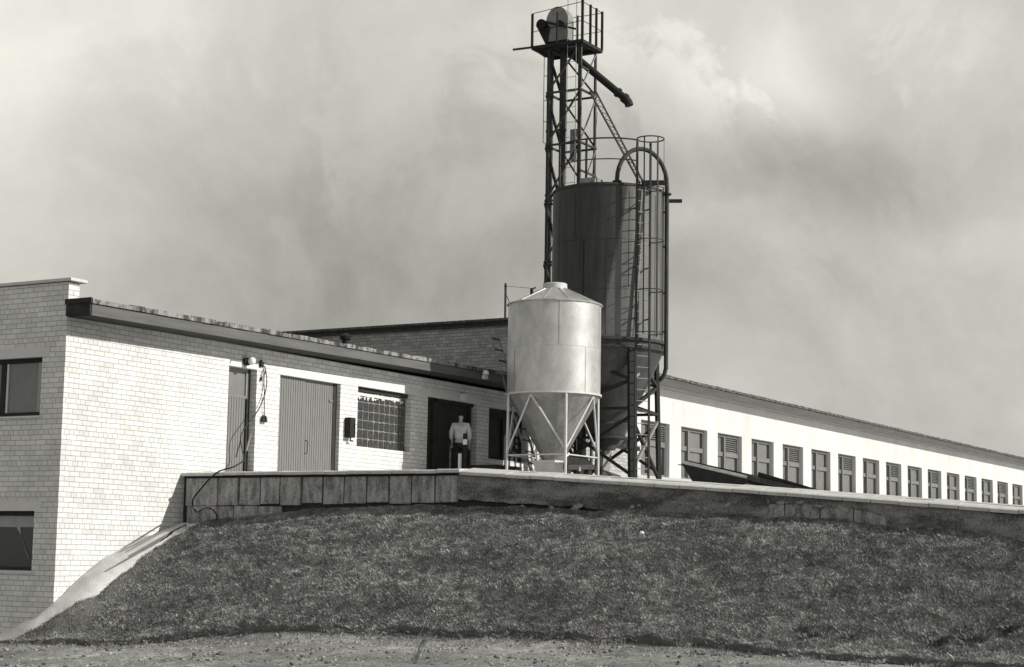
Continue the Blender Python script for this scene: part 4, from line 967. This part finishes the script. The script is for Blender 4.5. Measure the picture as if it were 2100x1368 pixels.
wt = MB(); wt.tube([F(505, 925, -.05), F(514, 890, -.04)], .022, 8); wt.build('pipe_offcut', M['lightsteel'], label='short pale tube standing against the narrow plank door', cat='pipe', origin=F(505, 925, -.05))
# fuse box
fb = thing('fuse_box', 'grey metal box on the brick between the garage door and glass blocks', 'fuse box', F(713, 880, 0))
a_0 = F(706, 858, 0); a_1 = F(722, 898, 0)
m_ = MB(); m_.box((8.97, -.17, -1.40), (9.18, -.002, -.94)); m_.build('box_body', M['black'], fb, bevel=.015)
m_ = MB(); m_.tube([(9.08, -.1, -1.40), (9.08, -.1, -1.47), (9.2, -.08, -1.47)], .018, 8); m_.tube([(9.13, -.18, -1.05), (9.13, -.18, -1.35)], .010, 6); m_.build('conduit', M['black'], fb)
# sign tile and eave lamp
c_ = Vector(F(947.5, 815.5, 0)); m_ = MB(); m_.box((c_.x-.10, -.10, c_.z-.095), (c_.x+.10, -.006, c_.z+.095)); m_.build('sign_box', M['whitetile'], label='small white square box on the lintel over the dark doorway', cat='sign', origin=tuple(c_), bevel=.008)
el_ = thing('eave_lamp', 'small white shaded lamp hanging at the dark eave above the doorway', 'lamp', (14.2, -.68, .46))
m_ = MB(); c_ = Vector(atY(996, 764, -.70)); m_.lathe(c_.x, c_.y, [(.09, c_.z-.05), (.085, c_.z), (.05, c_.z+.05), (.001, c_.z+.06)], 16); m_.build('lamp_shade', M['whitetile'], el_)
m_ = MB(); c2 = Vector(atY(994.5, 773, -.70)); m_.box((c2.x-.07, c2.y-.05, c2.z-.055), (c2.x+.07, c2.y+.05, c2.z+.05)); m_.build('lamp_housing', M['binsheet'], el_)
# mast on the far block roof
ms = thing('roof_mast', 'thin stayed mast on the roof behind the bright silo', 'mast', (20.4, 2.2, 2.87))
b0 = Vector(atX(1036, 652, 20.4)); t0_ = Vector(atX(1037, 580, 20.4)); m_ = MB(); m_.tube([(b0.x, b0.y, 2.85), t0_+Vector((0, 0, -.1))], .035, 8); m_.tube([t0_+Vector((0, 0, -.1)), t0_], .05, 8, r2=.02); m_.build('mast_pole', M['steel'], ms)
m_ = MB(); m_.tube([t0_+Vector((0, 0, -.3)), (b0.x+.2, b0.y-.3, 2.87)], .012, 5); m_.tube([t0_+Vector((0, 0, -.1)), Vector(atX(1100, 592, 20.4))], .006, 5); m_.build('stay_wire', M['steel'], ms)

# ------------------------------------------------------------------ tipped trough / boards on the ramp
tp = thing('tipping_body', 'black steel cart body tipped on the yard behind the coping', 'trailer', tuple(atX(1450, 990, 9)))
XT = 9.0; q0 = lambda x, y, X=XT: Vector(atX(x, y, X))
m_ = MB(); sidep = [q0(1398, 951), q0(1534, 983), q0(1534, 1012), q0(1432, 1008)]
m_.prism(sidep, (.02, 0, 0)); m_.prism([q+Vector((1.0, .1, .06)) for q in sidep], (.02, 0, 0)); m_.add([sidep[0], sidep[3], sidep[3]+Vector((1., .1, .06)), sidep[0]+Vector((1., .1, .06))], [(0,1,2,3)]); m_.add([sidep[3], sidep[2], sidep[2]+Vector((1., .1, .06)), sidep[3]+Vector((1., .1, .06))], [(0,1,2,3)])
m_.build('body_panel', M['black'], tp)
m_ = MB(); m_.add([q0(1397, 950), q0(1535, 981), q0(1535, 978)+Vector((.1, 0, .02)), q0(1399, 946)+Vector((.1, 0, .02)), q0(1397, 952), q0(1535, 984)], [(0,1,2,3),(4,5,1,0)]); m_.build('rim', M['lightsteel'], tp)
m_ = MB(); m_.beam(q0(1408, 946, 9.5), q0(1546, 977, 9.5), .05); m_.beam(q0(1391, 953), q0(1402, 954), .02); m_.build('rim_bar', M['black'], tp)
bd_ = thing('timber_boards', 'dark boards sloping down beside the tipped black cart body', 'boards', tuple(atX(1600, 1000, 9)))
m_ = MB(); m_.beam(q0(1555, 973), q0(1680, 1010), .10, .05, up=(1, 0, 0)); m_.build('board', M['black'], bd_)
m_ = MB(); m_.beam(q0(1536, 979), q0(1650, 1006), .085, .2, up=(1, 0, 0)); m_.build('board', M['steel'], bd_)
m_ = MB(); m_.beam(q0(1536, 976), q0(1645, 1001), .014, .10, up=(1, 0, 0)); m_.beam(q0(1530, 992), q0(1566, 1001), .02, .03); m_.build('board_edge', M['lightsteel'], bd_)
m_ = MB(); m_.prism([q0(1536, 985), q0(1600, 1000), q0(1600, 1012), q0(1536, 1010)], (.3, 0, 0)); m_.build('board', M['black'], bd_)
m_ = MB(); a_0 = q0(1965, 1030, 5.2); m_.tube([q0(1946, 1028, 5.2), q0(1966, 1028.5, 5.2)], .010, 6); m_.build('steel_rod', M['black'], label='thin steel rod lying just above the coping far to the right', cat='rod', origin=tuple(a_0))

# ------------------------------------------------------------------ person in white shirt
def skin_obj(name, nodes, edges, mat, parent, sub=2):
    me = bpy.data.meshes.new(name); me.from_pydata([n_[0] for n_ in nodes], edges, []); me.update(); me.materials.append(mat)
    o = bpy.data.objects.new(name, me); COL.objects.link(o)
    md = o.modifiers.new('skin', 'SKIN'); md.use_smooth_shade = True
    sv = me.skin_vertices[0].data
    for i, n_ in enumerate(nodes): sv[i].radius = n_[1] if isinstance(n_[1], tuple) else (n_[1], n_[1]); sv[i].use_root = (i == 0)
    s_ = o.modifiers.new('sub', 'SUBSURF'); s_.levels = sub; s_.render_levels = sub
    o.parent = parent; return o
PX0, PY0 = 8.95, -.95
pc_ = Vector(atY(944, 900, -.42)); PX0, PY0 = pc_.x, pc_.y; PZ0 = float(tz_(PX0, PY0))
pn = thing('person', 'person in white shirt and dark trousers before the dark doorway, back turned', 'person', (PX0, PY0, PZ0)); pn.rotation_euler = (0, 0, math.atan2(RT[1], RT[0]))
# local: +x image right, +y away from camera
S = 1.0
body = [((0, 0, .95), (.13, .10)), ((0, .01, 1.12), (.12, .09)), ((0, .02, 1.32), (.15, .10)), ((0, .04, 1.43), (.06, .055)), ((0, .07, 1.50), (.045, .045)), ((0, .10, 1.59), (.072, .085)), ((0, .10, 1.66), (.05, .06)),
        ((-.17, .03, 1.38), .055), ((-.23, .03, 1.14), .043), ((-.21, .16, .96), .033), ((-.20, .20, .90), (.018, .035)),
        ((.17, .03, 1.38), .055), ((.23, .02, 1.13), .043), ((.22, .12, .93), .033), ((.22, .15, .86), (.018, .035)),
        ((-.09, 0, .88), .085), ((-.10, .02, .50), .055), ((-.10, -.02, .10), .038), ((-.10, .12, .05), (.04, .03)),
        ((.09, 0, .88), .085), ((.10, -.01, .50), .055), ((.11, -.04, .10), .038), ((.11, .10, .05), (.04, .03))]
ed = [(0, 1), (1, 2), (2, 3), (3, 4), (4, 5), (5, 6), (2, 7), (7, 8), (8, 9), (9, 10), (2, 11), (11, 12), (12, 13), (13, 14), (0, 15), (15, 16), (16, 17), (17, 18), (0, 19), (19, 20), (20, 21), (21, 22)]
for hb_, sx_ in ((10, -1), (14, 1)):
    c0_ = Vector(body[hb_][0])
    for k, (dx, ln_) in enumerate(((-.024, .055), (-.008, .065), (.008, .062), (.024, .048))):
        i0 = len(body); body += [((c0_.x+dx, c0_.y+.03, c0_.z-.03), .009), ((c0_.x+dx, c0_.y+.045, c0_.z-.03-ln_*.6), .008), ((c0_.x+dx, c0_.y+.03, c0_.z-.03-ln_), .007)]; ed += [(hb_, i0), (i0, i0+1), (i0+1, i0+2)]
    i0 = len(body); body += [((c0_.x-sx_*.035, c0_.y+.02, c0_.z+.0), .010), ((c0_.x-sx_*.045, c0_.y+.04, c0_.z-.035), .008)]; ed += [(hb_, i0), (i0, i0+1)]
skin_obj('body', body, ed, M['skin'], pn)
shirt = [((0, 0, .98), (.165, .125)), ((0, .01, 1.14), (.165, .125)), ((0, .02, 1.32), (.185, .13)), ((0, .03, 1.40), (.09, .08)),
         ((-.18, .03, 1.37), .08), ((-.235, .03, 1.15), .062), ((-.22, .12, 1.02), .05), ((.18, .03, 1.37), .08), ((.235, .02, 1.14), .062), ((.225, .09, 1.0), .05)]
skin_obj('shirt', shirt, [(0, 1), (1, 2), (2, 3), (2, 4), (4, 5), (5, 6), (2, 7), (7, 8), (8, 9)], M['shirt'], pn)
tro = [((0, 0, .95), (.15, .12)), ((-.09, 0, .86), .105), ((-.10, .02, .50), .078), ((-.10, -.02, .10), .07), ((.09, 0, .86), .105), ((.10, -.01, .50), .078), ((.11, -.04, .10), .07)]
skin_obj('trousers', tro, [(0, 1), (1, 2), (2, 3), (0, 4), (4, 5), (5, 6)], M['trousers'], pn)
skin_obj('hair', [((0, .08, 1.59), (.066, .072)), ((0, .09, 1.635), (.078, .088)), ((0, .09, 1.67), (.06, .07))], [(0, 1), (1, 2)], M['hair'], pn)
for sx_ in (-1, 1):
    skin_obj('shoe', [((sx_*.105, -.06, .045), (.045, .04)), ((sx_*.11, .08, .04), (.05, .035)), ((sx_*.11, .17, .035), (.04, .028))], [(0, 1), (1, 2)], M['rubber'], pn)
# banded post and white box near the person
q0 = Vector(atY(953, 950, -1.1)); zt_ = float(tz_(q0.x, q0.y)); topz = atY(953, 889, -1.1)[2]
bp = thing('banded_post', 'black post with one white band in front of the person', 'post', (q0.x, q0.y, zt_))
m_ = MB(); m_.tube([(q0.x, q0.y, zt_), (q0.x, q0.y, topz)], .055, 12); m_.build('post_shaft', M['black'], bp)
z1_ = atY(953, 912, -1.1)[2]; z2_ = atY(953, 901, -1.1)[2]; m_ = MB(); m_.lathe(q0.x, q0.y, [(.057, z1_), (.057, z2_)], 16); m_.build('white_band', M['whitep'], bp)
q0 = Vector(atY(943, 945, -1.1)); z2_ = atY(943, 930, -1.1)[2]; m_ = MB(); m_.box((q0.x-.03, q0.y-.03, zt_), (q0.x+.03, q0.y+.03, z2_)); m_.build('marker_stake', M['binsheet'], label='short pale square stake left of the banded post', cat='stake', origin=(q0.x, q0.y, zt_))

# ------------------------------------------------------------------ small things on the bank
sn_ = march(1316, 1106); m_ = MB(); m_.add([(sn_[0]+q[0]*.045, sn_[1]+q[1]*.045, sn_[2]+.10+q[2]*.04) for q in iv], [tuple(f) for f in if_]); m_.build('white_stone', M['whitetile'], label='single small white stone on the upper grass right of centre', cat='stone', origin=tuple(sn_))
wd_ = thing('dry_weed', 'thin dry weed standing at the turf edge left of centre', 'weed', tuple(march(850, 1362)))
b0 = march(850, 1362); m_ = MB(); 
bz = Vector(b0); tpv = bz+Vector(RT)*.22+Vector((0, 0, .52))
for k in range(9):
    o_ = Vector(RT)*random.uniform(-.04, .04)+Vector((0, random.uniform(-.03, .03), 0)); mid = bz+(tpv-bz)*.5+o_+Vector(RT)*(-.03); m_.tube([bz+o_*.3, mid, tpv+o_*1.6+Vector((0, 0, random.uniform(-.2, .03)))], .004, 4)
M['weed'] = mottled('dry_weed', .12, .22, 10); m_.build('stems', M['weed'], wd_)
m_ = MB()
for k in range(70):
    t = random.random(); c_ = bz+(tpv-bz)*t+Vector(RT)*random.uniform(-.05, .05)*(1-t*.5); d1_ = Vector((random.uniform(-1, 1), random.uniform(-1, 1), random.uniform(-.2, 1))).normalized()*random.uniform(.015, .035); n_ = d1_.cross(Vector((random.random(), random.random(), 1))).normalized()*.006
    m_.add([c_-n_, c_+n_, c_+d1_], [(0, 1, 2)])
m_.build('leaves', M['weed'], wd_)
# taller tussocks at the right foot of the bank
tus = []
for i, (px, py, lab) in enumerate([(1655, 1316, 'small dark tussock at the turf edge right of centre'), (1990, 1318, 'large dark tussock at the lower right of the bank'), (1920, 1325, 'ragged tussock left of the large dark one'), (2070, 1296, 'tall tussock at the right frame edge'), (1745, 1318, 'low tussock between the small dark one and the ragged one')]):
    c_ = march(px, py); m_ = MB(); rr_ = random.uniform(.10, .2)*(1.5 if i == 1 else 1)
    for k in range(420):
        a = random.uniform(0, 6.28); r0 = rr_*random.random()**.7; bx_ = c_[0]+r0*math.cos(a); by_ = c_[1]+r0*math.sin(a); z0_ = float(h(bx_, by_))+.02; hh_ = random.uniform(.04, .15); dx, dy = math.cos(a)*hh_*random.uniform(.2, .9), math.sin(a)*hh_*random.uniform(.2, .9); w_ = .003
        m_.add([(bx_-w_*math.sin(a), by_+w_*math.cos(a), z0_), (bx_+w_*math.sin(a), by_-w_*math.cos(a), z0_), (bx_+dx*.5, by_+dy*.5, z0_+hh_*.7), (bx_+dx, by_+dy, z0_+hh_*.8)], [(0, 1, 2), (1, 3, 2)])
    m_.build('grass_tussock', M['grassplain'] if 'grassplain' in M else M.setdefault('grassplain', mottled('tussock_blades', .05, .20, 14)), label=lab, cat='tussock', group='tussocks at the foot of the bank', origin=tuple(c_))
for a_name in ('inner_mass',): pass
